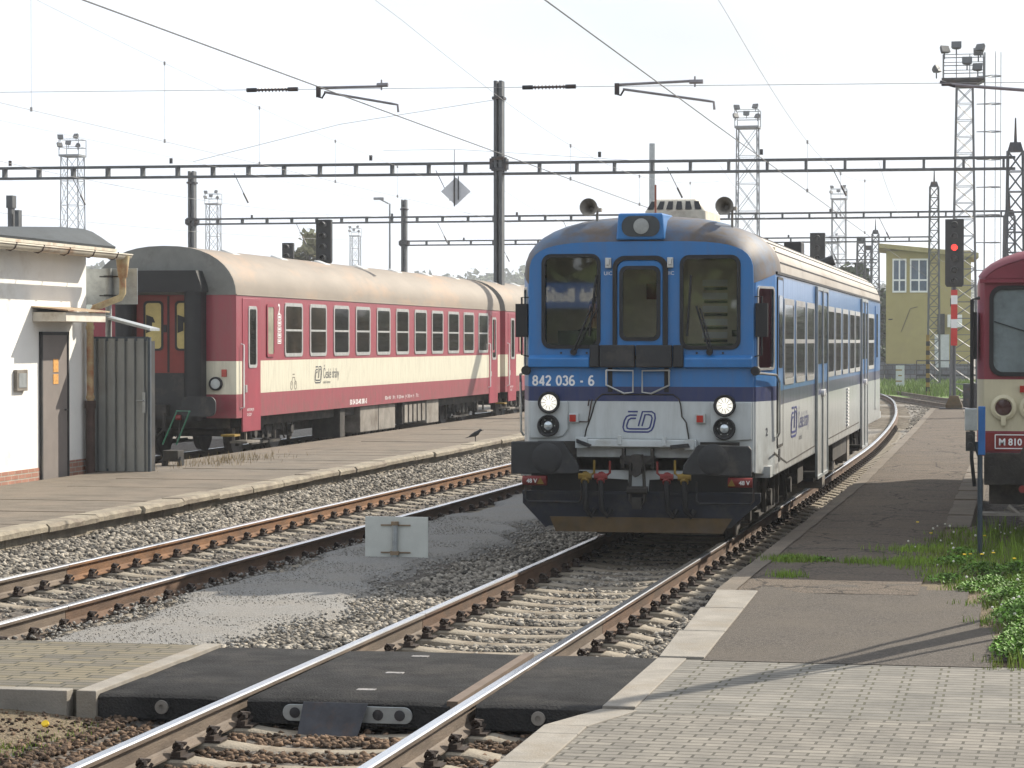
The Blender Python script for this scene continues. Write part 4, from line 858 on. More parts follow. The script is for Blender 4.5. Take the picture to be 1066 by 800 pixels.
# ------------------------------------------------------------------ dark red coaches in the bay
RD, CR = (.255,.028,.048), (.6,.57,.45)
m_coach = MZ('coach red and cream paint', [(0, RD), (1.235, CR), (1.875, RD)], .45, .42, .2, grime=(.8, 1.4, .4))
m_cred = M('coach red', RD, .45, var=.15, scale=3, col2=(.2,.05,.05), amt=.25, coat=.15, st=(1,1,.4))
m_croof = M('beige coach roof', (.2,.168,.135), .7, var=.12, scale=1.5, st=(1,.35,1), col2=(.3,.2,.13), amt=.35)
m_cend = M('grey coach roof end', (.17,.17,.155), .7, var=.12, scale=3, col2=(.1,.09,.08), amt=.3)
m_cdoor = M('orange red gangway door', (.2,.034,.027), .6, var=.15, scale=3)
m_curt = M('yellow curtain', (.5,.4,.16), .8, var=.15)
def coach(v0, label, ends=True):
    T = thing('coach', label, 'railway coach', (-15.84, v0, 0)); w = 1.425; Lc = 24.25
    fS = lambda a, c, d: (w+d, a, c); fL = lambda a, c, d: (-w-d, a, c); fE = lambda a, c, d: (a, -d, c)
    P = [(w,.8),(w,3.12)]+[(w*math.cos(t)**.85, 3.12+.93*math.sin(t)**.95) for t in [i*math.pi/2/10 for i in range(1,10)]]+[(0,4.05)]
    P = P+[(-x,z) for x,z in reversed(P[:-1])]
    b = MB(); r0 = [(x,0,z) for x,z in P]; r1 = [(x,Lc,z) for x,z in P]
    b.loft([[r0[0],r0[1]],[r1[0],r1[1]]], cap=False, closed=False); b.loft([[r0[-2],r0[-1]],[r1[-2],r1[-1]]], cap=False, closed=False)
    lo = [(x,z) for x,z in P if z <= 3.13]
    for y in (0, Lc): b.add([(w,y,.8),(w,y,3.12),(-w,y,3.12),(-w,y,.8)], [(0,1,2,3)])
    b.obj('body', m_coach, T, fix=False)
    b = MB(); b.loft([r0[1:-1], r1[1:-1]], cap=False, closed=False); rf = b.obj('roof', m_croof, T, smooth=60)
    for k in range(7):
        b = MB(); y = 2.0+k*3.3; b.loft([[(.45,y,3.96),(.75,y,3.86),(.75,y+.5,3.86),(.45,y+.5,3.96)],[(.47,y+.03,4.06),(.73,y+.03,3.96),(.73,y+.47,3.96),(.47,y+.47,4.06)]]); b.obj('roof_vent', m_alu, rf, bev=.02)
    b = MB(); 
    for y in (.01, Lc-.01): b.prism([(x*.998, z) for x, z in P if z > 3.11], lambda a, c, d, y=y: (a, y-d*(1 if y < 1 else -1), c), .0, .02)
    b.parts('roof_end', m_cend, T)
    b = MB(); b.tube([(w+.005,0,3.125),(w+.005,Lc,3.125)],.014,5); b.tube([(-w-.005,0,3.125),(-w-.005,Lc,3.125)],.014,5); b.parts('gutter', m_croof, rf)
    for f, s in ((fS, 1), (fL, -1)):
        for a, c in ((3.12,4.4),(4.93,6.2),(6.76,8.02),(8.58,9.83),(10.42,11.66),(12.22,13.47),(14.05,15.32),(15.86,17.12),(17.68,18.95),(19.5,20.78),(21.35,22.6)):
            b = MB(); b.prism(rr(a+.05,2.0,c-.05,2.97,.05), f, .003, .008); q = b.obj('window', random.choice((m_wing, m_wing, m_wing2, m_wing3)), T)
            b = MB(); b.frame(rr(a,1.94,c,3.02,.1), rr(a+.07,2.01,c-.07,2.95,.06), f, .002, .016); b.prism([(a+.06,2.45),(c-.06,2.45),(c-.06,2.49),(a+.06,2.49)], f, .008, .015); b.obj('window_frame', m_alu, q)
        for a, c in ((1.9,2.42),(23.0,23.45)):
            b = MB(); b.prism(rr(a+.03,1.97,c-.03,2.95,.05), f, .004, .012); q = b.obj('toilet_window', m_wingb, T); b = MB(); b.frame(rr(a,1.94,c,2.98,.07), rr(a+.06,2.0,c-.06,2.92,.05), f, .002, .022); b.obj('window_frame', m_cred, q)
        for a, c in ((.36,1.5),(Lc-1.5,Lc-.36)):
            b = MB(); b.prism(rr(a,.53,c,3.07,.02), f, -.02, .012); d = b.obj('door', m_cred, T, bev=.01)
            b = MB(); b.prism(rr(a+.38,1.78,c-.3,2.88,.06), f, .012, .018); b.obj('door_window', m_wing, d); b = MB(); b.frame(rr(a+.34,1.74,c-.26,2.92,.08), rr(a+.4,1.8,c-.32,2.86,.05), f, .012, .026); b.obj('window_frame', m_alu, d)
            b = MB(); b.tube([f(a-.08,2.2,.0), f(a-.08,2.18,.06), f(a-.08,1.0,.06), f(a-.08,.98,0)], .016); b.obj('door_handrail', m_white, d)
            b = MB(); b.bb(f(a+.12,1.28,.012), f(a+.2,1.42,.04)); b.obj('door_handle', m_alu, d)
    if ends:
        b = MB()
        b.prism([(-.62,3.42),(-.56,3.57),(.78,3.57),(.88,3.3),(.9,3.17),(-.9,3.17),(-.88,3.3)], fE, .05, .45)
        for s in (-1, 1): b.cyl((s*.68,-.3,.76),(s*.68,-.3,3.2),.17,n=14); b.bb((s*.68-.16,-.28,.78),(s*.68+.16,-.01,3.2))
        b.obj('gangway_bellows', m_black, T, smooth=40)
        b = MB(); b.prism([(-.56,1.65),(.56,1.65),(.56,3.12),(-.56,3.12)], fE, .03, .06); d = b.obj('gangway_door', m_cdoor, T)
        b = MB(); b.prism([(.09,1.66),(.13,1.66),(.13,3.1),(.09,3.1)], fE, .06, .07); b.prism([(.02,2.42),(.08,2.42),(.08,2.56),(.02,2.56)], fE, .06, .08); b.obj('door_seal', m_black, d)
        for a, c in ((-.35,-.02),(.27,.55)):
            b = MB(); b.prism(rr(a,2.1,c,2.98,.07), fE, .06, .066); q = b.obj('door_window', m_curt, d); b = MB(); b.frame(rr(a-.03,2.07,c+.03,3.01,.08), rr(a+.01,2.11,c-.01,2.97,.06), fE, .06, .075); b.obj('window_seal', m_black, q)
            b = MB(); b.prism([(a+.02,2.4),(a+.14,2.45),(a+.14,2.6),(a+.2,2.6),(a+.16,2.7),(a+.02,2.75)], fE, .066, .069); b.obj('curtain_gap', m_black, q)
        b = MB(); b.prism([(-.66,.78),(.56,.78),(.56,1.65),(-.66,1.65)], fE, .03, .09); b.obj('gangway_plate', m_dkgrey, T)
        for s in (-1, 1):
            b = MB(); b.lathe((s*1.03,0,1.45),(0,-1,0),[(.13,-.01),(.13,.06),(.1,.07),(.09,.05),(.001,.05)],24); q = b.obj('tail_lamp', m_black, T, smooth=40); b = MB(); b.lathe((s*1.03,-.05,1.45),(0,-1,0),[(.1,-.01),(.09,.015),(.001,.02)],20); b.obj('lens', m_whitep, q, smooth=50)
            b = MB(); b.bb((s*1.19-.05,-.03,1.58),(s*1.19+.05,0,1.72)); b.obj('red_reflector', m_redlens, T, bev=.005)
            b = MB(); b.cyl((s*.88,0,1.04),(s*.88,-.55,1.04),.1,n=14); b.prism(rr(s*.88-.33,.85,s*.88+.33,1.22,.12), fE, .55, .6); b.obj('buffer', m_dkgrey, T, smooth=40)
        b = MB(); b.bb((-.15,-.3,.85),(.15,0,1.05)); b.tube([(.1,-.3,.9),(.12,-.35,.6),(-.05,-.3,.45),(-.15,-.25,.8)],.035); b.tube([(-.4,-.2,.85),(-.42,-.35,.5),(-.3,-.3,.4)],.03); b.tube([(.4,-.2,.85),(.42,-.35,.5),(.35,-.3,.4)],.03); b.obj('coupling', m_under, T, smooth=40)
        b = MB()
        for x in (-.42,.4): b.cyl((x-.05,-.32,.82),(x+.05,-.32,.82),.05)
        b.parts('brake_cock', m_redp, T)
        b = MB(); b.bb((1.15,-.1,.46),(1.42,.25,.5)); b.obj('shunter_step', m_yel, T)
    text('2', .3, lambda a, c, d: fS(2.68+a, 2.78+c, .003+d), T, 'lettering', m_white, bold=.006)
    b = MB()
    for k in range(5): b.frame(rr(2.66,2.2+k*.12,2.9,2.3+k*.12,.01), rr(2.685,2.215+k*.12,2.875,2.285+k*.12,.005), fS, .001, .004); b.stroke([(2.71,2.25+k*.12),(2.85,2.25+k*.12)], .035, fS, .001, .004)
    for k in range(7): b.frame(rr(22.74,2.15+k*.12,22.94,2.24+k*.12,.01), rr(22.765,2.165+k*.12,22.915,2.225+k*.12,.005), fS, .001, .004)
    b.parts('pictogram', m_white, T, join=.06)
    cd_logo(T, lambda a, c, d: fS(a, c, .002+d), 5.3, 1.37, .55, .36, m_darkl)
    text('České dráhy', .3, lambda a, c, d: fS(5.95+a, 1.47+c, .002+d), T, 'lettering', m_darkl, sx=.82); text('osobní doprava', .09, lambda a, c, d: fS(5.95+a, 1.36+c, .002+d), T, 'lettering', m_darkl)
    b = MB(); b.frame(circ(3.62,1.36,.09,14), circ(3.62,1.36,.075,14), fS, .001, .004); b.frame(circ(3.9,1.36,.09,14), circ(3.9,1.36,.075,14), fS, .001, .004); b.stroke([(3.62,1.36),(3.7,1.52),(3.84,1.52),(3.9,1.36)], .02, fS, .001, .004); b.stroke([(3.7,1.58),(3.84,1.58)], .02, fS, .001, .004); b.obj('bicycle_symbol', m_equip, T)
    text('50 54 20-40 381-5', .15, lambda a, c, d: fS(8.1+a, .86+c, .002+d), T, 'lettering', m_white, bold=.004, sx=1.3)
    text('BDs 450    39 t    R 120 mm    |<  24,5 m  >|     73 t', .11, lambda a, c, d: fS(11.2+a, .9+c, .002+d), T, 'lettering', m_white, sx=1.4)
    text('NEVSTUPUJTE', .07, lambda a, c, d: fS(.62+a, .92+c, .013+d), T, 'lettering', m_white); text('ZA JÍZDY', .07, lambda a, c, d: fS(.62+a, .83+c, .013+d), T, 'lettering', m_white)
    bogie(T, 3.2, 2.5, .46); bogie(T, Lc-3.2, 2.5, .46)
    for y0, y1, z0, m_ in ((9.3,10.9,.2,m_equip),(10.95,12.5,.2,m_equip),(13.2,15.6,.26,m_under),(15.7,17.0,.2,m_equip),(7.6,8.0,.15,m_under)):
        b = MB(); b.bb((.7,y0,z0),(1.34,y1,.79)); b.obj('equipment_box', m_, T, bev=.02)
    b = MB()
    for k in range(5): b.bb((1.34,13.3+k*.45,.3),(1.37,13.6+k*.45,.72))
    b.obj('equipment_panel', m_equip, T)
    b = MB(); b.bb((-.9,4.8,.35),(.6,19,.79)); b.bb((-1.2,.3,.6),(1.2,23.9,.79)); b.obj('underframe', m_under, T)
    for y in (1.2, Lc-1.2):
        b = MB(); b.bb((1.05,y-.45,.3),(1.4,y+.35,.34)); b.bb((1.1,y-.45,.34),(1.14,y-.4,.6)); b.bb((1.1,y+.3,.34),(1.14,y+.35,.6)); b.parts('door_step', m_equip, T, join=.02)
    return T
coach(44.9, 'nearest dark red and cream coach, its grey roof end and gangway doors in view')
coach(69.9, 'second dark red coach coupled behind, mostly hidden by the blue railcar')

# ------------------------------------------------------------------ red and cream railbus at the right edge
RB_, CB = (.21,.028,.045), (.5,.45,.31)
m_rb = MZ('railbus paint', [(0, RB_), (1.285, CB), (1.82, RB_)], .5, .2, .2)
m_rbr = M('railbus maroon', (.17,.026,.04), .55, var=.15, scale=3)
T = thing('railbus', 'dark red and cream railbus cut off by the right picture edge', 'train', (1.03, 25.75, .105)); T.scale = (.955, 1.05, .955); w = 1.53
def rbprof(w, k): 
    P = [(w,1.02),(w,2.86)]+[(w*math.cos(t)**.7, 2.86+.43*math.sin(t)**1.1*k) for t in [i*math.pi/2/9 for i in range(1,9)]]+[(0,2.86+.43*k)]
    return P+[(-x,z) for x,z in reversed(P[:-1])]
fE = lambda a, c, d: (a, -d, c)
RSb = [[(x,y,z) for x,z in rbprof(w_,k)] for y,w_,k in ((0,1.45,.72),(.06,1.5,.85),(.25,w,.97),(1.,w,1.),(13.,w,1.),(13.7,w,.97),(13.9,1.45,.75))]
b = MB(); b.loft(RSb); b.obj('body', m_rb, T, smooth=40)
b = MB(); b.loft([[(x*1.006,y,z+.012) for x,y,z in r[2:-2]] for r in RSb], cap=False, closed=False); b.prism([(x,z) for x,z in rbprof(1.46,.72) if z > 2.87], fE, .004, .04); b.obj('roof', m_rbr, T, smooth=50)
b = MB(); b.prism([(-1.5,2.86),(1.5,2.86),(1.5,2.9),(-1.5,2.9)], fE, .0, .05); b.obj('rain_strip', m_rbr, T)
m_rbg = M('hazy grey windscreen', (.16,.19,.2), .12, var=.25, scale=2.5, col2=(.06,.07,.07), amt=.45, spec=.7)
for a, c in ((-1.37,-.42),(-.3,.3),(.42,1.37)):
    b = MB(); b.prism(rr(a,1.9,c,2.8,.11), fE, .003, .012); q = b.obj('windscreen', m_rbg, T); b = MB(); b.frame(rr(a-.03,1.87,c+.03,2.83,.13), rr(a+.015,1.915,c-.015,2.785,.1), fE, .002, .026); b.obj('window_seal', m_black, q)
b = MB(); b.tube([fE(-1.35,2.45,.03), fE(-.95,2.32,.03), fE(-.5,2.2,.03)], .006); b.obj('wiper', m_black, T)
for s in (-1, 1):
    for x in (1.25, .95):
        b = MB(); b.lathe((s*x,0,1.54),(0,-1,0),[(.135,-.01),(.135,.03),(.1,.045),(.085,.03),(.001,.03)],24); q = b.obj('headlight', M('cream lamp ring', CB, .5, var=.1), T, smooth=40)
        b = MB(); b.lathe((s*x,-.028,1.54),(0,-1,0),[(.092,-.005),(.08,.012),(.001,.018)],20); b.obj('lens', M('dark red lamp', (.05,.02,.02), .1, var=.4, spec=.7), q, smooth=50); b = MB(); b.bb((s*x-.025,-.045,1.35),(s*x+.025,-.005,1.45)); b.obj('lamp_hinge', MATS['cream lamp ring'], q)
    b = MB(); b.bb((s*1.04-.04,-.03,1.7),(s*1.04+.04,0,1.77)); b.obj('red_reflector', m_redlens, T)
    b = MB(); b.cyl((s*.87,0,1.03),(s*.87,-.5,1.03),.09,n=12); b.cyl((s*.87,-.48,1.03),(s*.87,-.53,1.03),.21,n=20); b.obj('buffer', m_under, T, smooth=40)
    b = MB(); b.tube([(s*1.5,-.02,2.7),(s*1.58,-.03,2.68),(s*1.58,-.03,1.0),(s*1.55,0,.7)],.02); b.box((s*1.56,.12,2.3),(.06,.16,.5)); b.obj('mirror', m_black, T)
b = MB(); b.prism([(-1.46,1.08),(1.46,1.08),(1.46,1.27),(-1.46,1.27)], fE, .004, .012); q = b.obj('front_band', m_redp, T)
text('M 810 366-7', .1, lambda a, c, d: fE(-1.3+a*.95, 1.14+c, .013+d), q, 'lettering', m_white, bold=.003)
b = MB(); b.frame(rr(-1.34,1.1,-.75,1.255,.01), rr(-1.33,1.11,-.76,1.245,.005), fE, .012, .015); b.obj('number_border', m_white, q)
b = MB(); b.bb((-1.45,-.08,.72),(1.45,.1,1.06)); b.obj('buffer_beam', m_under, T, bev=.01)
b = MB(); b.bb((-1.4,.2,.5),(1.4,13.5,1.04)); b.bb((-1.0,0.3,.3),(1.0,.8,.7)); b.obj('underframe', m_under, T)
b = MB(); b.tube([(-1.2,-.1,.5),(-1.0,-.12,.34),(-.4,-.12,.34),(-.3,-.1,.6)],.03); b.bb((-1.5,-.15,.4),(-.9,.1,.43)); b.obj('step', m_equip, T)
b = MB(); b.cyl((-1.05,-.1,.68),(-1.05,-.05,.68),.04); b.obj('brake_cock', m_redp, T)
for y in (3, 11):
    b = MB(); b.cyl((-.75,y,.42),(.75,y,.42),.07)
    for s in (-1, 1): b.cyl((s*.69,y,.42),(s*.82,y,.42),.42,n=24)
    b.obj('wheelset', m_wheel, T, smooth=40)
for i in range(5):
    b = MB(); y = 2+i*2.2; b.prism(rr(y,1.9,y+1.5,2.75,.1), lambda a, c, d: (-w-d, a, c), .003, .012); b.obj('window', m_wing, T)

# ------------------------------------------------------------------ white hut
m_wall = M('white render', (.78,.77,.73), .85, var=.05, scale=1.2, col2=(.58,.54,.47), amt=.22, bump=.5, bscale=45)
m_brick = MBRICK('brick plinth', (.36,.17,.12), (.42,.22,.16), (.4,.36,.3), .25, .075, .01, plane='yz', wear=.3)
m_door = M('grey brown door', (.19,.165,.15), .6, var=.08, scale=3)
m_tar = M('dark roofing felt', (.036,.044,.05), .8, var=.2, scale=2, bump=.4)
m_gut = M('rusty cream gutter', (.5,.45,.36), .6, var=.2, scale=3, col2=(.26,.12,.05), amt=.4, st=(1,.5,1))
m_pipe = M('rusty cream pipe', (.45,.36,.2), .6, var=.25, scale=4, col2=(.3,.1,.04), amt=.55)
m_pipe2 = M('dark brown pipe', (.06,.035,.028), .6, var=.3, scale=4)
m_corr = M('corrugated zinc', (.27,.28,.27), .5, .5, var=.25, scale=1.5, st=(1,1,.35), col2=(.15,.13,.1), amt=.4)
H = thing('hut', 'white rendered hut with dark felt roof and grey door at the left edge', 'hut', (-14.35, 37.05, .15))
b = MB(); b.bb((-4.5,-14,.0),(0,0,3.55)); b.obj('wall', m_wall, H)
b = MB(); b.bb((-4.4,-14,-.1),(.012,-1.9,.21)); b.bb((-4.4,-.86,-.1),(.012,.0,.26)); b.obj('plinth', m_brick, H)
b = MB(); rings = []
for y, dz in ((-14.2,-.16),(-3.6,-.16),(-.25,-.02),(.14,-.05)): rings.append([(.42,y,3.52),(.44,y,3.58),(.34,y,3.66+dz*.5),(.2,y,3.78+dz),(.05,y,3.87+dz),(-.3,y,3.9+dz),(-4.9,y,3.7),(-4.9,y,3.5)])
b.loft(rings); b.obj('roof', m_tar, H, smooth=50)
b = MB(); b.bb((.05,-14.15,3.47),(.40,.19,3.515)); b.bb((.36,-14.2,3.5),(.43,.22,3.545)); b.obj('eaves_board', M('cream eaves board', (.5,.46,.38), .8, var=.15, col2=(.3,.16,.08), amt=.3), H)
b = MB(); n = 8
def gsec(y): return [(.53+.085*math.cos(t), y, 3.46+.085*math.sin(t)) for t in [math.pi+math.pi*i/n for i in range(n+1)]]+[(.53+.075*math.cos(t), y, 3.46+.075*math.sin(t)) for t in [2*math.pi-math.pi*i/n for i in range(n+1)]]
b.loft([gsec(-14.2), gsec(.42)]); b.tube([(.615,-14.2,3.46),(.615,.42,3.46)],.014,6); g = b.obj('gutter', m_gut, H, smooth=40)
b = MB()
for k in range(14): b.tube([(.35,-.25-k*1.0,3.5),(.44,-.25-k,3.44),(.47,-.25-k,3.38),(.53,-.25-k,3.365),(.6,-.25-k,3.4),(.63,-.25-k,3.48)],.012,5)
b.parts('gutter_bracket', m_pipe2, g)
b = MB(); b.lathe((.53,.2,3.38),(0,0,-1),[(.11,-.06),(.1,.05),(.07,.28),(.05,.3)],12); b.tube([(.53,.2,3.15),(.53,.2,2.85),(.5,.18,2.78),(.18,-.1,2.62),(.12,-.15,2.5),(.12,-.15,1.0)],.055,10); b.cyl((.12,-.15,2.28),(.12,-.15,2.34),.068); b.cyl((.12,-.15,1.25),(.12,-.15,1.2),.068); b.obj('downpipe', m_pipe, H, smooth=50)
b = MB(); b.cyl((.12,-.15,0),(.12,-.15,1.15),.075,n=12); b.cyl((.12,-.15,1.05),(.12,-.15,1.17),.09,n=12); b.obj('standpipe', m_pipe2, H, smooth=50)
b = MB(); b.bb((.0,-1.88,-.05),(.03,-.88,2.19)); d = b.obj('door', m_door, H)
b = MB(); b.bb((.0,-1.93,0),(.045,-1.88,2.24)); b.bb((0,-.88,0),(.045,-.83,2.24)); b.bb((0,-1.93,2.19),(.045,-.83,2.24)); b.obj('door_frame', m_dkgrey, d)
b = MB(); b.bb((.03,-1.45,1.45),(.036,-1.25,1.6)); b.bb((.03,-1.45,1.63),(.036,-1.25,1.83)); b.parts('door_sticker', M('orange sticker', (.6,.3,.08), .6, var=.3, scale=25), d)
b = MB(); b.tube([(.03,-.96,1.05),(.07,-.96,1.05),(.07,-1.07,1.05)],.012); b.obj('door_handle', m_steel, d)
b = MB(); b.bb((.002,-2.18,2.39),(.53,-.55,2.53)); cpy = b.obj('door_canopy', M('cream canopy', (.6,.56,.48), .75, var=.12, col2=(.35,.28,.2), amt=.3), H, bev=.006)
b = MB(); b.add([(.002,-2.22,2.6),(.58,-2.22,2.54),(.58,-.5,2.54),(.002,-.5,2.6),(.002,-2.22,2.62),(.58,-2.22,2.56),(.58,-.5,2.56),(.002,-.5,2.62)], [(0,3,2,1),(4,5,6,7),(0,1,5,4),(1,2,6,5),(2,3,7,6),(3,0,4,7)]); b.obj('canopy_sheet', M('rusty tin', (.42,.33,.22), .7, var=.3, scale=4, col2=(.22,.11,.06), amt=.5), cpy)
b = MB(); b.bb((0,-2.9,1.37),(.06,-2.5,1.68)); q = b.obj('meter_box', m_equip, H, bev=.008); b = MB(); b.bb((.06,-2.84,1.42),(.066,-2.56,1.63)); b.obj('meter_box_lid', m_galv, q)
# corrugated shed leaning on it
S_ = thing('shed', 'small corrugated zinc shed with a lever handle beside the white hut', 'shed', (-14.36, 37.1, .15))
b = MB(); pts = []; xs = 0.; 
while xs < .9: pts += [(xs,0),(xs+.1,0),(xs+.115,-.05),(xs+.14,-.05),(xs+.155,0)]; xs += .16
pts.append((.96,0))
b.loft([[(.04+x,-y,.06) for x,y in pts]+[(.04+x,.012-y,.06) for x,y in reversed(pts)], [(.04+x,-y,2.14) for x,y in pts]+[(.04+x,.012-y,2.14) for x,y in reversed(pts)]]); fpan = b.obj('front_panel', m_corr, S_)
b = MB(); b.bb((.0,.02,2.1),(1.0,.07,2.17)); b.bb((.99,.015,.03),(1.04,.07,2.16)); b.bb((0,.03,.03),(.04,.07,2.16)); b.bb((.3,.03,-.02),(.35,.07,.1)); b.bb((.7,.03,-.02),(.74,.07,.1)); b.obj('frame', M('dark blue grey steel', (.07,.085,.1), .6, .3, var=.2), S_)
b = MB(); b.bb((1.0,.07,.03),(1.03,.26,2.1)); b.bb((.0,.24,.03),(1.0,.27,2.1)); b.obj('side_panel', m_dkgrey, S_)
b = MB(); b.add([(.1,-.05,2.5),(1.06,-.05,2.26),(1.06,.4,2.26),(.1,.4,2.5),(.1,-.05,2.54),(1.06,-.05,2.3),(1.06,.4,2.3),(.1,.4,2.54)], [(0,3,2,1),(4,5,6,7),(0,1,5,4),(1,2,6,5),(2,3,7,6),(3,0,4,7)]); b.obj('roof', m_galv, S_)
b = MB(); b.bb((.93,-.04,.98),(.975,-.015,1.3)); b.tube([(.955,-.04,1.17),(.955,-.08,1.17),(.84,-.08,1.17)],.011); b.obj('handle', m_galv, S_)
# sign board seen from the back on its post
Sg = thing('sign', 'grey sign board on a post seen from behind between hut and coach', 'sign', (-14.05, 37.45, .15))
b = MB(); b.bb((-.62,.06,2.68),(.38,.075,3.25)); b.obj('board', m_galv, Sg, bev=.004)
b = MB(); b.cyl((-.08,.0,0),(-.08,.0,3.25),.05,n=12); b.obj('post', M('weathered post', (.3,.31,.3), .6, .3, var=.2), Sg, smooth=40)
b = MB()
for z in (2.82,3.12): b.bb((-.25,.045,z-.01),(.18,.06,z+.01)); b.bb((-.14,-.055,z-.015),(-.02,.05,z+.015))
b.parts('clamp', m_steel, Sg, join=.02)
# green handled cart by the shed
b = MB(); b.tube([(0,0,.4),(.28,-.1,.95),(.5,-.1,.95),(.22,.05,.4)],.015); tb = tag(thing('hand_truck', 'hand truck with green tubular handle standing beside the zinc shed', 'hand truck', (-13.75, 38.9, .16)))
b.obj('handle', M('green tube', (.03,.16,.1), .5), tb)
b = MB(); b.bb((0.0,.0,.12),(.26,.3,.3)); b.obj('tray', m_under, tb, bev=.01)
b = MB(); b.cyl((-.02,.1,.1),(.03,.1,.1),.1,n=14); b.cyl((.26,.1,.1),(.3,.1,.1),.1,n=14); b.obj('wheel', m_black, tb)
# ------------------------------------------------------------------ rubber level crossing
for nm, lb, x0, x1 in (('crossing_panel', 'black rubber crossing panel outside the left rail, beside the yellow paving', -5.785, -4.93), ('crossing_panel', 'wide black rubber crossing panel between the two nearest rails', -4.79, -3.475), ('crossing_panel', 'black rubber crossing panel between right rail and the grey kerb', -3.31, -2.515)):
    T = thing(nm, lb, 'crossing panel', (0, 0, 0), group='rubber panels of the level crossing'); b = MB()
    ys = [15.13, 15.16, 15.95, 15.957, 16.78, 16.787, 17.6, 17.64]; xsn = 10; rings = []
    for y in ys:
        r = []
        for k in range(xsn+1):
            t = k/xsn; x = x0+(x1-x0)*t+ (nearx(y)-nearx(16))*0; z = -.012-.008*(abs(t-.5)*2)**4-(.02 if y in (15.13, 17.64) else .006 if y in (15.957, 16.787) else 0); r.append((x, y, z))
        rings.append(r+[(x1, y, -.17), (x0, y, -.17)])
    b.loft(rings); sp = b.obj('rubber_surface', m_rubber, T, smooth=35)
    b = MB()
    cx = (x0+x1)/2
    if 'wide' in lb:
        b.prism(rr(cx-.42,-.15,cx+.42,-.045,.05), lambda a, c, d: (a, 15.13-d, c), .002, .014)
        o = b.obj('tie_plate', m_galv, T, bev=.003); b = MB()
        for k in (-.34,-.2,.2,.34): b.lathe((cx+k,15.114,-.097),(0,-1,0),[(.035,-.001),(.033,.006),(.012,.008),(.001,.008)],14)
        b.parts('bolt', m_steel, o)
        b = MB(); b.add([(-4.41,15.10,-.022),(-3.99,15.10,-.022),(-4.03,14.93,-.25),(-4.12,14.92,-.27),(-4.34,14.92,-.27),(-4.41,14.93,-.25)], [(0,1,2,3,4,5)]); b.add([(x, y-.006, z-.004) for x, y, z in b.v[:]], [(0,1,2,3,4,5)]); b.add(b.v[:12], [(i, (i+1) % 6, 6+(i+1) % 6, 6+i) for i in range(6)]); b.obj('deflector_plate', m_steel, T)
        b = MB()
        for lx, ly in ((-4.2,17.35),(-4.16,16.45),(-4.14,15.62)): b.bb((lx-.06,ly-.035,-.02),(lx+.06,ly+.035,-.009)); b.bb
        b.parts('id_plate', M('stamped plate', (.2,.19,.18), .7, var=.6, scale=40), T)
        b = MB(); b.bb((x1-.02,15.14,-.1),(x1+.05,17.62,-.001)); b.obj('groove_guard', M('brown guard strip', (.12,.085,.06), .7, var=.2), T)
    else:
        b.lathe((cx,15.128,-.09),(0,-1,0),[(.045,-.001),(.043,.012),(.018,.014),(.018,.002),(.001,.002)],16); b.obj('bolt', m_equip, T)

# small board seen from behind on the gravel
T = thing('marker_board', 'low white board on a short post, seen from behind on the gravel', 'sign', (-6.7, 26.54, -.14), 0)
b = MB(); b.bb((-.355,.03,.0),(.355,.05,.46)); b.obj('board', M('grey white board', (.5,.51,.47), .5, var=.08, scale=3), T, bev=.004)
b = MB(); b.cyl((-.01,0,-.2),(-.01,0,.37),.033,n=14); b.obj('post', m_galv, T, smooth=40)
b = MB(); b.cyl((-.01,0,.37),(-.01,0,.41),.042,n=14); b.bb((-.175,.018,.36),(.16,.03,.375)); b.bb((-.175,.018,.06),(.16,.03,.075)); b.bb((-.055,-.04,.045),(.035,.02,.085)); b.parts('clamp', M('rusty clamp', (.22,.16,.1), .7, var=.3), T)
# blue post
T = thing('control_post', 'thin blue post with grey control box in front of the railbus', 'post', (-.385, 25.13, 0)); m_bp = M('post blue', (.02,.11,.32), .5, var=.15); m_bpd = M('post dark', (.03,.045,.06), .5, .2)
b = MB(); b.tube([(0,0,-.1),(0,0,1.1),(-.03,0,1.18),(-.03,0,1.25)],.026,10); b.obj('post', m_bpd, T, smooth=40)
b = MB(); b.bb((-.02,-.03,1.12),(.05,.03,1.6)); b.obj('blue_board', m_bp, T, bev=.006)
b = MB(); b.bb((-.15,-.05,1.36),(-.03,.06,1.58)); b.obj('box', m_galv, T, bev=.008); b = MB(); b.bb((-.14,-.05,1.16),(-.05,.05,1.35))
for z in (1.22, 1.3): b.cyl((-.095,-.05,z),(-.095,-.07,z),.028,n=12)
b.obj('switch', m_dkgrey, T, bev=.004)
# rock and bird
b = MB(); rk = []
for z, r in ((0,.34),(.1,.33),(.22,.24),(.32,.12),(.36,.03)): rk.append([(r*1.25*math.cos(t)*random.uniform(.85,1.12), r*math.sin(t)*random.uniform(.85,1.12), z+random.uniform(-.02,.02)) for t in [i*math.pi/5 for i in range(10)]])
b.loft(rk); o = b.obj('boulder', m_slab, None); tag(o, 'grey boulder among weeds in front of the railbus', 'rock'); o.location = (-.5, 28.6, -.2); o.location.x = -.42
T = thing('bird', 'black bird standing on the left platform near its edge', 'bird', (-10.78, 49.3, PZ), R(4)); T.scale = (.72,.72,.72); m_bird = M('black plumage', (.012,.012,.014), .6)
b = MB(); rings = []
for x, z, r, h in ((-.3,.1,.004,.004),(-.2,.13,.02,.012),(-.12,.17,.045,.04),(-.02,.21,.065,.065),(.06,.25,.06,.06),(.1,.29,.04,.042),(.13,.325,.042,.04),(.165,.33,.03,.028),(.19,.325,.01,.01),(.235,.315,.002,.002)): rings.append([(x-.6*h*math.sin(t)*.5, r*math.cos(t), z+h*math.sin(t)) for t in [i*math.pi/6 for i in range(12)]])
b.loft(rings)
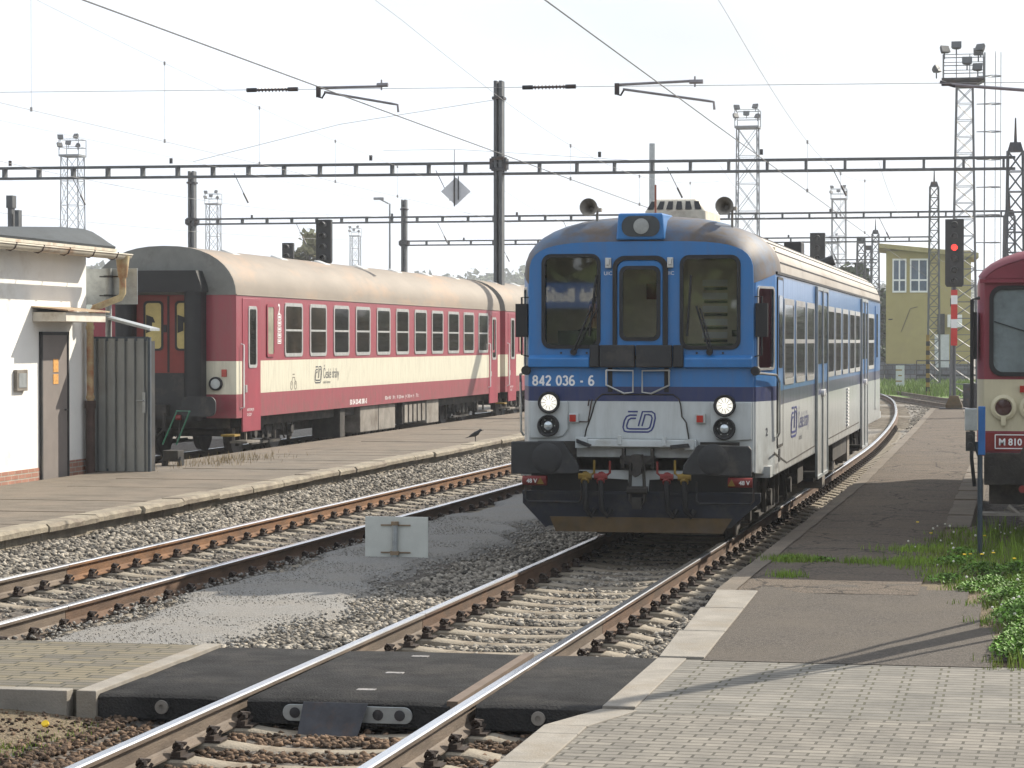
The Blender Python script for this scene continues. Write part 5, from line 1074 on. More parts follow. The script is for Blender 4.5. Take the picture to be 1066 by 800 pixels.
for s in (-1, 1): b.cyl((.0,s*.025,0),(-.01,s*.03,.17),.006,.012,n=6); b.tube([(-.03,s*.025,.005),(.05,s*.025,.005)],.005,5)
b.obj('body', m_bird, T, smooth=60)

# ------------------------------------------------------------------ signals
m_sig = M('signal black', (.012,.012,.013), .55, var=.2); m_sl = M('dark signal lens', (.02,.022,.024), .1, spec=.7)
m_redlit = M('lit red lens', (1,.04,.03), .3, var=.03, emit=1.6)
m_rw = MATS.get('x') or M('signal red', (.5,.025,.02), .5, var=.1)
def signal(label, loc, n, z0, z1, lit=None, striped=False, w=.46):
    T = thing('signal', label, 'railway signal', loc, group='light signals'); p = (z1-z0)/n; r = min(.1, p*.36)
    b = MB(); b.loft([[(-w/2+.05,0,z0),(w/2-.05,0,z0),(w/2-.05,.22,z0),(-w/2+.05,.22,z0)],[(-w/2,0,z0+.08),(w/2,0,z0+.08),(w/2,.22,z0+.08),(-w/2,.22,z0+.08)],[(-w/2,0,z1),(w/2,0,z1),(w/2,.22,z1),(-w/2,.22,z1)]]); b.obj('head', m_sig, T, bev=.015)
    for i in range(n):
        z = z0+p*(i+.5); b = MB()
        ar = [R(-20+220*k/12) for k in range(13)]
        b.loft([[(r*1.12*math.cos(t),-.002,z+r*1.12*math.sin(t)) for t in ar]+[(r*1.02*math.cos(t),-.002,z+r*1.02*math.sin(t)) for t in reversed(ar)],[(r*1.12*math.cos(t),-.2+.05*math.sin(t)*-1,z+r*1.12*math.sin(t)-.02) for t in ar]+[(r*1.02*math.cos(t),-.2-.05*math.sin(t),z+r*1.02*math.sin(t)-.02) for t in reversed(ar)]]); hd = b.obj('visor', M('visor grey', (.07,.072,.075), .5, .2), T, smooth=40)
        b = MB(); b.lathe((0,0,z),(0,-1,0),[(r,-.001),(r,.012),(.001,.02)],16); b.obj('lens', m_redlit if i == lit else m_sl, T)
    b = MB(); b.cyl((0,.12,-.1),(0,.12,z0+.1),.055,n=12); b.obj('mast', m_iron, T, smooth=40)
    if striped:
        b = MB(); b.bb((-.1,-.06,2.0),(.1,-.045,z0-.1)); q = b.obj('mast_plate', m_rw, T); b = MB()
        for z in (2.55, 3.3): b.bb((-.1,-.064,z),(.1,-.061,z+.28))
        b.parts('white_stripe', m_white, q)
        b = MB(); b.bb((-.13,-.02,z0-.62),(.06,.02,z0-.36)); b.obj('plate_number', m_steel, T)
        b = MB(); b.loft([[(-.26,-.15,0),(.26,-.15,0),(.26,.38,0),(-.26,.38,0)],[(-.26,-.15,.12),(.26,-.15,.12),(.26,.38,.12),(-.26,.38,.12)],[(-.14,-.03,.42),(.14,-.03,.42),(.14,.27,.42),(-.14,.27,.42)]]); b.obj('base', m_ploy, T, bev=.02); b = MB(); b.bb((-.45,-.3,0),(.45,.5,.03)); b.obj('base_plate', m_steel, T)
    return T
signal('tall six-lamp signal showing red on a red and white striped mast', (-2.04, 79.9, .12), 6, 3.85, 5.98, 3, True, .58)
signal('black four-lamp signal rising behind the first coach roof', (-21.87, 77.2, 0), 4, 4.75, 6.15, w=.5)
signal('short black signal left of the taller one behind the coach roof', (-28.77, 96.3, 0), 2, 5.5, 6.2, w=.46)
signal('black three-lamp signal above the far end of the blue railcar', (-7.97, 100.5, 0), 3, 5.4, 6.6, w=.6)

# ------------------------------------------------------------------ lattice masts, gantries, poles
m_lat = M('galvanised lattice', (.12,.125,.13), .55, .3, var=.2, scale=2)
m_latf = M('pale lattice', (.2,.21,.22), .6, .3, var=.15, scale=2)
def lattice(b, h0, h1, w0, w1, bay, r, rd):
    n = max(2, int((h1-h0)/bay)); W_ = lambda t: w0+(w1-w0)*t
    cs = [(-1,-1),(1,-1),(1,1),(-1,1)]
    for sx, sy in cs: b.cyl((sx*w0/2,sy*w0/2,h0),(sx*w1/2,sy*w1/2,h1),r,n=4)
    for i in range(n):
        t0, t1 = i/n, (i+1)/n; z0, z1 = h0+(h1-h0)*t0, h0+(h1-h0)*t1; a, c = W_(t0)/2, W_(t1)/2
        for k in range(4):
            p, q = cs[k], cs[(k+1) % 4]
            b.cyl((p[0]*a,p[1]*a,z0),(q[0]*c,q[1]*c,z1),rd,n=3,cap=False); b.cyl((q[0]*a,q[1]*a,z0),(p[0]*c,p[1]*c,z1),rd,n=3,cap=False)
            b.cyl((p[0]*c,p[1]*c,z1),(q[0]*c,q[1]*c,z1),rd,n=3,cap=False)
    return b
def floodlight(parent, x, y, z, az, mat, s=.45):
    b = MB(); m = Matrix.Rotation(az, 3, 'Z') @ Matrix.Rotation(R(-28), 3, 'X'); f = lambda p: tuple(Vector((x,y,z))+m @ Vector(p)*s)
    b.loft([[f((-.6,-.3,-.45)),f((.6,-.3,-.45)),f((.6,-.3,.45)),f((-.6,-.3,.45))],[f((-.5,.1,-.38)),f((.5,.1,-.38)),f((.5,.1,.38)),f((-.5,.1,.38))],[f((-.2,.5,-.2)),f((.2,.5,-.2)),f((.2,.5,.2)),f((-.2,.5,.2))]]); b.cyl((x,y,z),(x,y,z-.35),.03,n=5); b.obj('floodlight', mat, parent, bev=.01)
# tall single floodlight mast with a caged ladder, right
T = thing('floodlight_mast', 'tall floodlight mast with basket and caged ladder behind the red signal', 'floodlight mast', (-2.1, 96.6, 0))
lattice(MB(), 0, 11.9, 1.0, .6, .62, .038, .014).obj('lattice', m_lat, T)
b = MB(); b.loft([[(-.3,-.3,11.9),(.3,-.3,11.9),(.3,.3,11.9),(-.3,.3,11.9)],[(-.85,-.6,12.15),(.75,-.6,12.15),(.75,.6,12.15),(-.85,.6,12.15)],[(-.85,-.6,12.22),(.75,-.6,12.22),(.75,.6,12.22),(-.85,.6,12.22)]]); b.obj('platform', m_steel, T)
b = MB()
for z in (12.5,12.8,13.1): b.tube([(-.8,-.55,z),(.7,-.55,z),(.7,.55,z),(-.8,.55,z),(-.8,-.55,z)],.018,4)
for x, y in ((-.8,-.55),(-.3,-.55),(.2,-.55),(.7,-.55),(.7,.55),(-.8,.55)): b.cyl((x,y,12.2),(x,y,13.1),.016,n=4)
b.obj('railing', m_lat, T)
for x, y, z, a in ((-.75,-.5,14.0,40),(-.3,-.5,14.15,0),(.6,-.4,14.05,-40),(.1,-.6,13.55,0),(-1.05,-.3,13.3,70),(.5,-.6,13.3,-10),(.5,.5,14.0,180)): floodlight(T, x, y, z-.72, R(a), m_iron, .32)
b = MB(); b.cyl((.75,-.1,.3),(.75,-.1,13.2),.03,n=5); b.cyl((1.35,-.1,1.5),(1.35,-.1,13.2),.012,n=4); b.cyl((1.15,-.4,1.5),(1.15,-.4,13.2),.01,n=4); b.cyl((1.15,.2,1.5),(1.15,.2,13.2),.01,n=4)
for k in range(11): z = 1.8+k*1.05; b.tube([(.75,-.1,z),(1.0,-.42,z),(1.3,-.3,z),(1.36,-.1,z),(1.3,.1,z),(1.0,.22,z),(.75,-.1,z)],.022,4); b.cyl((.45,-.1,z),(.75,-.1,z),.02,n=4)
b.obj('ladder_cage', m_latf, T)
# far four-legged floodlight towers
TW = [(-70.7,179.8,18.2,1.35,'square floodlight tower far left above the white hut'),(-95.05,287.2,20.6,1.4,'faint floodlight tower between the left gantry post and coach roof'),(-19.3,180.1,19.5,1.45,'floodlight tower directly behind the railcar roof hatch and right horn'),(-21.4,302.2,21.2,1.6,'small faint floodlight tower above the far end of the railcar'),(-104.4,387.3,21,1.4,'faintest lattice tower just right of the four-lamp signal'),(-31,420,20.5,2.2,'tiny floodlight tower left of the yellow signal box roof')]
for x, y, h, w, lb in TW:
    T = thing('floodlight_tower', lb, 'floodlight tower', (x, y, -.3), group='far floodlight towers'); r = .045*math.sqrt(y/180)
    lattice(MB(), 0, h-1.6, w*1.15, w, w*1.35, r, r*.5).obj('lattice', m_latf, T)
    b = MB(); b.bb((-w*.6,-w*.6,h-1.6),(w*.6,w*.6,h-1.45))
    for z in (h-.9,h-.3): b.tube([(-w*.58,-w*.58,z),(w*.58,-w*.58,z),(w*.58,w*.58,z),(-w*.58,w*.58,z),(-w*.58,-w*.58,z)],.03,4)
    for sx in (-1,1):
        for sy in (-1,1): b.cyl((sx*w*.58,sy*w*.58,h-1.6),(sx*w*.58,sy*w*.58,h-.3),.03,n=4)
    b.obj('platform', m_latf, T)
    for x2, z, a in ((-.5,h-.15,30),(.45,h-.1,-30),(.0,h-.6,0),(.55,h-.8,-50),(-.55,h-.75,50)): floodlight(T, x2*w, -w*.6, z, R(a), m_iron, .38)
def gantry(label, x0, x1, y, z0, z1, posts, step=1.12, slope=0.):
    T = thing('catenary_gantry', label, 'gantry', (0, y, 0), group='catenary gantries across the yard'); b = MB(); L = x1-x0
    zz = lambda x: slope*(x-x0)
    for z in (z0, z1):
        b.loft([[(x,-.15,z-.033+zz(x)),(x,.15,z-.033+zz(x)),(x,.15,z+.033+zz(x)),(x,-.15,z+.033+zz(x))] for x in (x0, x1)])
    x = x0
    while x <= x1:
        b.bb((x-.035,-.14,z0+.03+zz(x)),(x+.035,.14,z1-.03+zz(x))); x += step
    b.obj('beam', m_iron, T)
    b = MB()
    for k in range(int(L/6)):
        x = x0+3+k*6+random.uniform(-1, 1); b.cyl((x,0,z1),(x,0,z1+.16),.05,n=6)
        x += 2; b.cyl((x,0,z0),(x+.3,0,z0-.6),.012,n=5); b.cyl((x+.3,0,z0-.6),(x+.45,0,z0-.9),.03,n=6)
    b.parts('insulator', m_steel, T, join=.02)
    for p in posts:
        if p[0] == 'pole':
            b = MB(); x, w, h = p[1:]; b.bb((x-w/2,-.2,-.4),(x-w/2+.09,.2,h)); b.bb((x+w/2-.09,-.2,-.4),(x+w/2,.2,h)); b.bb((x-w/2+.08,-.06,-.4),(x+w/2-.08,.06,h-.05)); 
            b.obj('post', m_iron, T); b = MB(); b.bb((x-w*.75,-.24,z0-.05),(x+w*.75,.24,z0+.05)); b.bb((x-w*.75,-.24,z1-.05),(x+w*.75,.24,z1+.05)); b.bb((x-w,-.2,z0),(x-w*.6,.2,z1)); b.bb((x+w*.6,-.2,z0),(x+w,.2,z1)); b.bb((x-w*.7,-.22,h-.55),(x+w*.7,.22,h-.47)); b.parts('clamp', m_steel, T)
        else:
            x, h = p[1:]; b = lattice(MB(), -.4, h, .62, .42, .55, .045, .018); b.v = [(a+x, c, z) for a, c, z in b.v]; b.obj('post', m_iron, T)
            b = MB(); b.loft([[(x-.22,-.22,h),(x+.22,-.22,h),(x+.22,.22,h),(x-.22,.22,h)],[(x-.15,-.15,h+.25),(x+.15,-.15,h+.25),(x+.15,.15,h+.25),(x-.15,.15,h+.25)]]); b.cyl((x,0,h+.2),(x,0,h+.95),.05,.02,n=6); b.obj('cap', m_steel, T)
    return T
gantry('nearest gantry beam across the whole width, on the tall post left of the railcar', -52, -.15, 72.5, 7.34, 7.66, [('pole',-15.14,.25,9.95),('lattice',-.15,7.65),('pole',-45,.36,9.5)], slope=-.0035)
gantry('second gantry beam, starting at the thin post above the coach roof', -35.5, -.5, 104.5, 7.38, 7.6, [('pole',-35.55,.27,9.7),('lattice',-.45,7.4)])
gantry('low gantry beam from the pole behind the coach to the mast by the signal box', -31.95, -4.4, 128.5, 7.34, 7.56, [('pole',-31.96,.26,9.75),('lattice',-4.3,10.1)], 1.2)
gantry('faint distant gantry beam low over the far end of the railcar', -30, -9.2, 165, 7.4, 7.62, [('lattice',-9.3,9.3)], 1.3)
T = thing('catenary_pole', 'single grey pole rising behind the railcar roof hatch', 'pole', (-13.6, 93.3, -.3)); b = MB(); b.cyl((0,0,0),(0,0,10.0),.13,.11,n=12); b.obj('pole', m_galv, T, smooth=40); b = MB(); b.bb((-.17,-.17,7.2),(.17,.17,7.3)); b.obj('clamp', m_steel, T)
T = thing('catenary_pole', 'short twin-tube pole poking above the hut roof', 'pole', (-23.7, 56.5, -.3)); b = MB(); b.bb((-.13,-.1,0),(-.03,.1,5.9)); b.bb((.05,-.1,0),(.15,.1,5.7)); b.bb((-.16,-.12,5.75),(.0,.12,6.05)); b.obj('pole', m_iron, T)
for x, y, h, w, lb in ((-9.3,150,8.4,.55,'dark lattice mast left of the signal box corner'),(-10.2,172,8.8,.5,'thin lattice mast behind the far end of the railcar')):
    T = thing('lattice_mast', lb, 'lattice mast', (x, y, -.3)); lattice(MB(), 0, h, w*1.2, w*.8, .6, .05, .022).obj('lattice', m_iron, T); b = MB(); b.bb((-.25,-.25,h),(.25,.25,h+.3)); b.bb((-.45,-.3,3.3),(.45,.3,4.4)); b.obj('equipment_box', m_steel, T)
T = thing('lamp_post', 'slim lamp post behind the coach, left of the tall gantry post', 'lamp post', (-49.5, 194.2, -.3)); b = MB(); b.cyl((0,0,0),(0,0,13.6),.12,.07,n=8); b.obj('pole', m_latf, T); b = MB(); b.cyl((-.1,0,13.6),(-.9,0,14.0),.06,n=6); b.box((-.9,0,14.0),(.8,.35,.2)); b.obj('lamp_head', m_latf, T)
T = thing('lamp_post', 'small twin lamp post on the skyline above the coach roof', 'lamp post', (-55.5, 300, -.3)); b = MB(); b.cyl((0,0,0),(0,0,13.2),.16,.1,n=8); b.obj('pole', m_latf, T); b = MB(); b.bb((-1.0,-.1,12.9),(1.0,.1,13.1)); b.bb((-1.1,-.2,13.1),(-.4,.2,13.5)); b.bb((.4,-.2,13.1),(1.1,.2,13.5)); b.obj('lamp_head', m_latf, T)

# ------------------------------------------------------------------ wires
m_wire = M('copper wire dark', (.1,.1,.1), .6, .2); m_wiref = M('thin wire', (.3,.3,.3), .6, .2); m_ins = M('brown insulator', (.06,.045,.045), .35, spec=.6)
def wire(label, pts, r, m=None):
    o = MB().tube(pts, r, 5).obj('overhead_wire', m or m_wire); return tag(o, label, 'wire', 'overhead wires')
def sagpts(x, y0, z0, y1, z1, sag, n=14): return [(x, y0+(y1-y0)*i/n, z0+(z1-z0)*i/n-4*sag*(i/n)*(1-i/n)) for i in range(n+1)]
def droppers(o, x, ys, zf, zt, r=.003):
    for y in ys:
        b = MB(); b.cyl((x,y,zt(y)),(x,y,zf(y)),r,n=4); b.cyl((x,y,zf(y)-.03),(x,y,zf(y)+.04),.022,n=6); b.cyl((x,y,zt(y)-.04),(x,y,zt(y)+.03),.02,n=6); b.obj('dropper', m_wiref, o)
tr = [('contact wire over the blue railcar, dropping from the top edge right of centre', 'messenger wire over the nearest track', -4.0, 5.2, 5.08, .007), ('contact wire over the middle track, crossing the sky from upper left', 'messenger wire over the middle track', -8.6, 5.46, 5.38, .008), ('low contact wire over the coach track, far left', 'sagging messenger wire over the coach track', -15.85, 6.06, 6.0, .005), ('faint contact wire over the yard track beyond the coaches', 'faint messenger wire over the yard beyond the coaches', -21.0, 6.85, 6.9, .004)]
for la, lb, x, za, zb, r in tr:
    far = x < -12
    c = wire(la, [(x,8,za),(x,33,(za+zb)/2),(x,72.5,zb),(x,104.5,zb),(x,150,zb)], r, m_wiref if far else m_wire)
    if x > -20:
        ym = lambda y, x=x: (7.9-(y-38)*.062+((y-38)**2)*.0007) if x < -12 else 6.9-.9*math.sin(math.pi*min(1, max(0, (y-33)/39.5))) if y > 33 else 6.9+.02*(33-y)
        mw = wire(lb, [(x,y,ym(y)) for y in np.linspace(24 if x > -12 else 30, 72.5, 24)], .004, m_wiref)
        droppers(mw, x, (38.5,45,51,57,63) if x < -12 else (48,57,66), lambda y, za=za, zb=zb: za+(zb-za)*(y-8)/64.5 if y < 72.5 else zb, ym)
        wire(lb+', next span', sagpts(x,72.5,7.4,104.5,7.3,.9), .005, m_wiref); wire(lb+', farthest span', sagpts(x,104.5,7.3,150,7.3,.9), .005, m_wiref)
wire('thin sagging feeder wire at the far left, second below the contact wire', sagpts(-27,40,8.0,104,7.6,.8), .007, m_wiref)
wire('thin feeder wire low over the hut roof', sagpts(-33,50,6.6,128,7.6,.5), .008, m_wiref)
wire('stay wire slanting from the nearest gantry up to the top of its tall post', [(-24.6,72.4,7.7),(-20,72.4,8.75),(-15.2,72.4,9.4)], .008, m_wiref)
zs = lambda x: 5.55-.0108*x
Cs = wire('thin cross-span wire running level across the whole sky', [(x,32.6,zs(x)) for x in (-34,-20,-10.3)]+[(x,32.6,zs(x)) for x in (-9.5,-6.5)]+[(x,32.6,zs(x)) for x in (-5.7,4,12)], .004, m_wiref)
for x, lb in ((-9.95,'ribbed insulator in the cross-span wire left of the first registration arm'),(-6.13,'ribbed insulator in the cross-span wire above the tall gantry post')):
    T = thing('insulator', lb, 'insulator', (x, 32.6, zs(x))); b = MB(); b.cyl((-.36,0,0),(-.22,0,0),.03,n=8); b.cyl((.22,0,0),(.36,0,0),.03,n=8); b.parts('end_fitting', m_steel, T, smooth=40)
    b = MB(); prf = [(.016,-.22)]
    for k in range(9): y = -.2+k*.048; prf += [(.016,y),(.036,y+.012),(.016,y+.024)]
    b.lathe((0,0,0),(1,0,0),prf+[(.016,.22)],10); b.obj('ribbed_rod', m_ins, T, smooth=30)
m_arm = M('registration arm tube', (.22,.21,.22), .5, .4, var=.2)
for x, xe, ze, lb in ((-9.3,-8.6,-.27,'registration arm hanging from the cross-span above the coach'),(-5.22,-4.02,-.3,'registration arm above the blue railcar')):
    T = thing('registration_arm', lb, 'catenary arm', (x, 32.6, zs(x)+.02), group='registration arms on the cross-span'); L = xe-x+.2 if xe+8.6 == 0 else xe-x
    L = 1.02 if x < -8 else 1.2
    b = MB(); b.tube([(0,0,0),(L*.85,0,.03 if x > -8 else .0)],.018,6); b.cyl((L*.8,0,.02),(L*.95,0,.02),.032,n=6); b.cyl((L*.86,0,-.05),(L*.86,0,.09),.012,n=5); b.obj('steady_tube', m_arm, T)
    b = MB(); b.bb((-.03,-.02,-.13),(.03,.02,.02)); b.tube([(.0,0,-.12),(.05,0,-.14),(.1,0,-.06)],.014,5); b.obj('hinge', m_steel, T)
    b = MB(); b.tube([(.08,0,-.06),(L+.0,0,-.235),(L+.08,0,-.25),(L+.09,0,-.35)],.017,6); b.obj('arm', m_arm, T)
T = thing('registration_arm', 'registration arm entering from the right edge below the floodlight basket', 'catenary arm', (-.95, 33.5, 5.64), group='registration arms on the cross-span'); b = MB(); b.tube([(0.05,0,-.01),(1.6,0,-.16)],.022,6); b.obj('arm', m_arm, T); b = MB(); b.box((-.02,0,.0),(.12,.05,.05)); b.cyl((-.1,0,.03),(.1,0,-.03),.025,n=6); b.obj('clamp', m_steel, T)
# white diamond board hung from the catenary
T = thing('diamond_board', 'pale diamond-shaped board hanging in the sky left of the tall post', 'sign', (-13.3, 58.6, 5.85), R(8)); b = MB(); b.prism([(-.36,0),(0,-.34),(.36,0),(0,.34)], lambda a, c, d: (a, d, c), 0, .02); b.obj('board', M('pale board', (.55,.56,.58), .5, var=.1), T)
b = MB(); b.bb((-.05,-.04,-.36),(-.02,0,.38)); b.bb((.05,-.04,-.2),(.075,0,.36)); b.cyl((-.035,-.02,.38),(-.035,-.02,1.0),.008,n=4); b.obj('hanger', m_steel, T)
MB().tube([(-15.1,58.6,6.86),(-13.3,58.6,6.86),(-8.6,58.6,6.5)],.006,4).obj('overhead_wire', m_wiref, **{}).__setitem__('label', 'short span wire carrying the diamond board'); 
for o in list(COL.objects):
    if o.get('label') == 'short span wire carrying the diamond board': tag(o, None, 'wire', 'overhead wires')

# ------------------------------------------------------------------ yellow signal box
m_yw = M('yellow render', (.36,.3,.13), .85, var=.06, scale=1.5, col2=(.33,.27,.13), amt=.3); m_stn = MBRICK('stone base', (.13,.14,.16), (.2,.2,.22), (.1,.1,.1), .5, .25, .03, plane='xz', wear=.4)
T = thing('signal_box', 'two-storey yellow signal box with sloping roof behind the tracks', 'building', (-5.05, 141.9, -.1), R(3)); fB = lambda a, c, d: (a, -d, c)
b = MB(); b.bb((-2.35,0,1.1),(2.35,7,7.45)); b.obj('wall', m_yw, T)
b = MB(); b.bb((-2.42,-.06,-.3),(2.42,7.05,1.1)); b.bb((-2.9,-.5,-.3),(-2.44,.3,1.2)); b.obj('stone_base', m_stn, T)
b = MB(); b.loft([[(-2.75,-.5,7.6),(-2.75,7.5,7.6),(-2.75,7.5,7.85),(-2.75,-.5,7.85)],[(2.75,-.5,7.0),(2.75,7.5,7.0),(2.75,7.5,7.3),(2.75,-.5,7.3)]]); b.obj('roof', M('dark yellow fascia', (.34,.29,.14), .8, var=.15), T, bev=.02)
for a, c in ((-1.92,-1.3),(-.95,-.1)):
    b = MB(); b.prism([(a,5.2),(c,5.2),(c,6.9),(a,6.9)], fB, .002, .02); q = b.obj('window', M('blue sky glass', (.07,.1,.15), .05, var=.4, scale=1, spec=.8), T); b = MB(); b.frame(rr(a-.08,5.1,c+.08,7.0,.01,1), rr(a,5.2,c,6.9,.01,1), fB, .003, .05); m_ = (a+c)/2; b.prism([(m_-.04,5.2),(m_+.04,5.2),(m_+.04,6.9),(m_-.04,6.9)], fB, .02, .045); b.prism([(a,5.75),(m_-.04,5.75),(m_-.04,5.84),(a,5.84)], fB, .02, .044); b.prism([(m_+.04,5.75),(c,5.75),(c,5.84),(m_+.04,5.84)], fB, .02, .044); b.obj('window_frame', m_white, q)
b = MB(); b.prism([(.35,.9),(1.15,.9),(1.15,2.75),(.35,2.75)], fB, .062, .09); b.obj('door', M('pale door', (.5,.52,.52), .6, var=.1), T)
b = MB(); b.bb((.5,-.12,2.75),(.9,-.0,3.9)); b.obj('door_sign', m_dkgrey, T)
b = MB(); b.bb((1.05,-.4,3.15),(1.85,-.02,3.85)); b.cyl((1.35,-.42,3.5),(1.35,-.4,3.5),.25,n=18); b.obj('air_conditioner', m_white, T, bev=.03)
b = MB(); b.tube([(-1.5,-.03,2.9),(-1.0,-.03,4.2),(-.6,-.03,4.3)],.02,4); b.cyl((-2.2,-.05,3.6),(-2.0,-.3,3.6),.03); b.obj('wall_cable', m_steel, T)
T = thing('railing', 'low dark steel railing before the signal box door', 'railing', (-4.3, 139.5, -.1)); b = MB(); b.tube([(-1.3,0,1.3),(1.5,0,1.3)],.03,5); b.tube([(-1.3,0,.5),(2.2,0,.5)],.06,5)
for x in (-1.3,-.3,.6,1.5): b.cyl((x,0,-.1),(x,0,1.3),.03,n=5)
b.obj('rails', m_steel, T)
for x, y, h, st, lb in ((-5.65,121.3,1.2,0,'short pale marker post in the grass left of the signal box door'),(-3.98,111.4,2.65,1,'black and yellow striped post before the signal box door')):
    T = thing('marker_post', lb, 'marker post', (x, y, -.1)); b = MB(); b.bb((-.2 if not st else -.08,-.06,0),(.2 if not st else .08,.06,h)); b.obj('post', m_whitep if not st else m_yel, T); b = MB()
    for k in range(4 if not st else 6): b.bb((-.205 if not st and k % 2 else -.085,-.065,.15+k*h/(4.5 if not st else 6.6)),(.09 if not st and k % 2 else .085,.065,.15+k*h/(4.5 if not st else 6.6)+h*(.05 if not st else .075)))
    b.obj('stripe', m_black if st else m_yel, T)
T = thing('relay_box', 'small grey track box with a yellow disc at the foot of the floodlight mast', 'track box', (-1.55, 93.5, -.2)); b = MB(); b.bb((-.5,-.3,0),(.5,.3,.9)); b.cyl((.4,-.32,.7),(.4,-.36,.7),.16,n=14); b.obj('box', m_steel, T, bev=.03)

# ------------------------------------------------------------------ green things
m_grass = M('grass blades', (.15,.24,.03), .7, var=.4, scale=2, isl=.5, spec=.2, col2=(.17,.17,.05), amt=.3); m_leaf = M('clover leaves', (.1,.21,.024), .6, var=.35, scale=3, isl=.45, spec=.25); m_flow = M('white clover flower', (.65,.63,.55), .8, var=.1); m_dand = M('dandelion', (.75,.5,.02), .7)
def blades(name, mat, uv, hts, wid, zf, lean=.5):
    n = len(uv); uv = np.asarray(uv); h = np.asarray(hts); a = RNG.uniform(0, 6.283, n); ln = RNG.uniform(.1, lean, n)*h; la = RNG.uniform(0, 6.283, n); z = zf(uv[:, 0], uv[:, 1])-.01
    dx, dy = np.cos(a)*wid*h**.3, np.sin(a)*wid*h**.3; lx, ly = np.cos(la)*ln, np.sin(la)*ln
    V = np.zeros((n, 5, 3)); V[:, 0] = np.stack([uv[:, 0]-dx, uv[:, 1]-dy, z], 1); V[:, 1] = np.stack([uv[:, 0]+dx, uv[:, 1]+dy, z], 1)
    V[:, 2] = np.stack([uv[:, 0]+dx*.8+lx*.4, uv[:, 1]+dy*.8+ly*.4, z+h*.6], 1); V[:, 3] = np.stack([uv[:, 0]-dx*.8+lx*.4, uv[:, 1]-dy*.8+ly*.4, z+h*.6], 1); V[:, 4] = np.stack([uv[:, 0]+lx, uv[:, 1]+ly, z+h], 1)
    F = [f for i in range(n) for f in ((5*i, 5*i+1, 5*i+2, 5*i+3), (5*i+3, 5*i+2, 5*i+4))]
    me = bpy.data.meshes.new(name); me.from_pydata(V.reshape(-1, 3).tolist(), [], F); me.materials.append(mat); o = bpy.data.objects.new(name, me); COL.objects.link(o); o['kind'] = 'stuff'; return o
def leaves(name, mat, cent, rad, n, size):
    V = []; F = []
    for (x, y, z), (rx, ry, rz_), k in zip(cent, rad, n):
        for _ in range(k):
            a = random.uniform(0, 6.283); q = random.uniform(0, 1)**.4; ph = random.uniform(0, 1.5); r = q*math.cos(ph)
            p = Vector((x+rx*r*math.cos(a), y+ry*r*math.sin(a), z+.62*rz_*q*math.sin(ph)+.01)); m = Matrix.Rotation(random.uniform(0, 6.28), 3, 'Z') @ Matrix.Rotation(random.uniform(-.9, .9), 3, 'X'); s = size*random.uniform(.6, 1.3); o = len(V)
            V += [tuple(p+m @ Vector(c)*s) for c in ((0,-1,0),(.6,-.2,.15),(.45,.6,.1),(0,1,0),(-.45,.6,.1),(-.6,-.2,.15))]; F.append((o,o+1,o+2,o+3)); F.append((o,o+3,o+4,o+5))
    me = bpy.data.meshes.new(name); me.from_pydata(V, [], F); me.materials.append(mat); o = bpy.data.objects.new(name, me); COL.objects.link(o); o['kind'] = 'stuff'; return o
vz = lambda u, v: np.where(np.asarray(v) > 17.6, np.clip((np.asarray(v)-17.5)/3.8, 0, 1)*.105, 0)
def inpatch(n, fn, box):
    S = scat(n*4, *box); S = S[[fn(a, c) for a, c in S]]; return S[:n]
edge = lambda v: np.interp(v, [17.1,18,19.5,21.6,23,24,26,29], [-.12,-.2,-.2,-.5,-.9,-1.15,-1.05,-.75])
g1 = inpatch(17000, lambda u, v: u > edge(v)+.12*math.sin(v*6)+.1*math.sin(v*13) and math.sin(u*5+v*3)+math.sin(v*4.3-u*2) > -1.1, (-1.15, 1.6, 17.3, 28.9))
blades('grass', m_grass, g1, RNG.uniform(.03, .13, len(g1))*(.7+.5*(g1[:, 0] > -.1)), .0075, vz)
gt = inpatch(900, lambda u, v: math.sin(u*7+v*5)+math.sin(v*6-u*4) > .6, (-.5, 1.6, 23, 28.9)); blades('tall_grass', m_grass, gt, RNG.uniform(.1, .3, len(gt)), .006, vz, .35)
g2 = np.concatenate([RNG.normal((-2.15,24.3), (.13,.11), (1100,2)), RNG.normal((-1.5,24.2), (.12,.06), (350,2)), RNG.normal((-2.05,22.6), (.08,.09), (300,2)), RNG.normal((-1.0,25.7), (.22,.22), (700,2)), RNG.normal((-1.0,24.2), (.25,.2), (900,2))])
blades('grass_tufts', m_grass, g2, RNG.uniform(.02, .09, len(g2)), .0075, lambda u, v: pr_h(u, v)+.0)
cl = [(-.42,21.75,.1),(-.62,22.6,.1),(.02,17.9,.03),(.0,18.4,.04),(.1,19.0,.06),(.02,20.0,.08),(-.12,21.0,.1),(-.25,22.2,.1),(.0,23.0,.12),(-.32,23.3,.11),(.15,22.3,.1),(-.05,21.6,.1),(.1,20.6,.1),(-.05,19.6,.09),(.05,18.7,.06),(-.08,18.1,.03),(.2,18.2,.03),(-.6,24.2,.11),(.35,24.2,.1),(-2.15,24.3,.11),(-1.9,24.35,.11),(.3,19.5,.08),(-.55,25.2,.1)]
leaves('clover_leaves', m_leaf, cl, [(.13,.25,.12),(.2,.3,.1),(.2,.3,.14),(.2,.35,.16),(.22,.4,.16),(.2,.4,.2),(.22,.4,.16),(.22,.4,.14),(.28,.35,.2),(.25,.3,.16),(.25,.4,.2),(.2,.4,.14),(.25,.5,.14),(.2,.5,.17),(.2,.4,.16),(.15,.3,.1),(.25,.35,.14),(.25,.3,.12),(.4,.5,.25),(.16,.14,.06),(.16,.12,.05),(.3,.5,.2),(.2,.3,.14)], [350,350,700,800,800,900,700,700,900,700,800,600,800,700,600,350,500,500,900,250,220,700,450], .017)
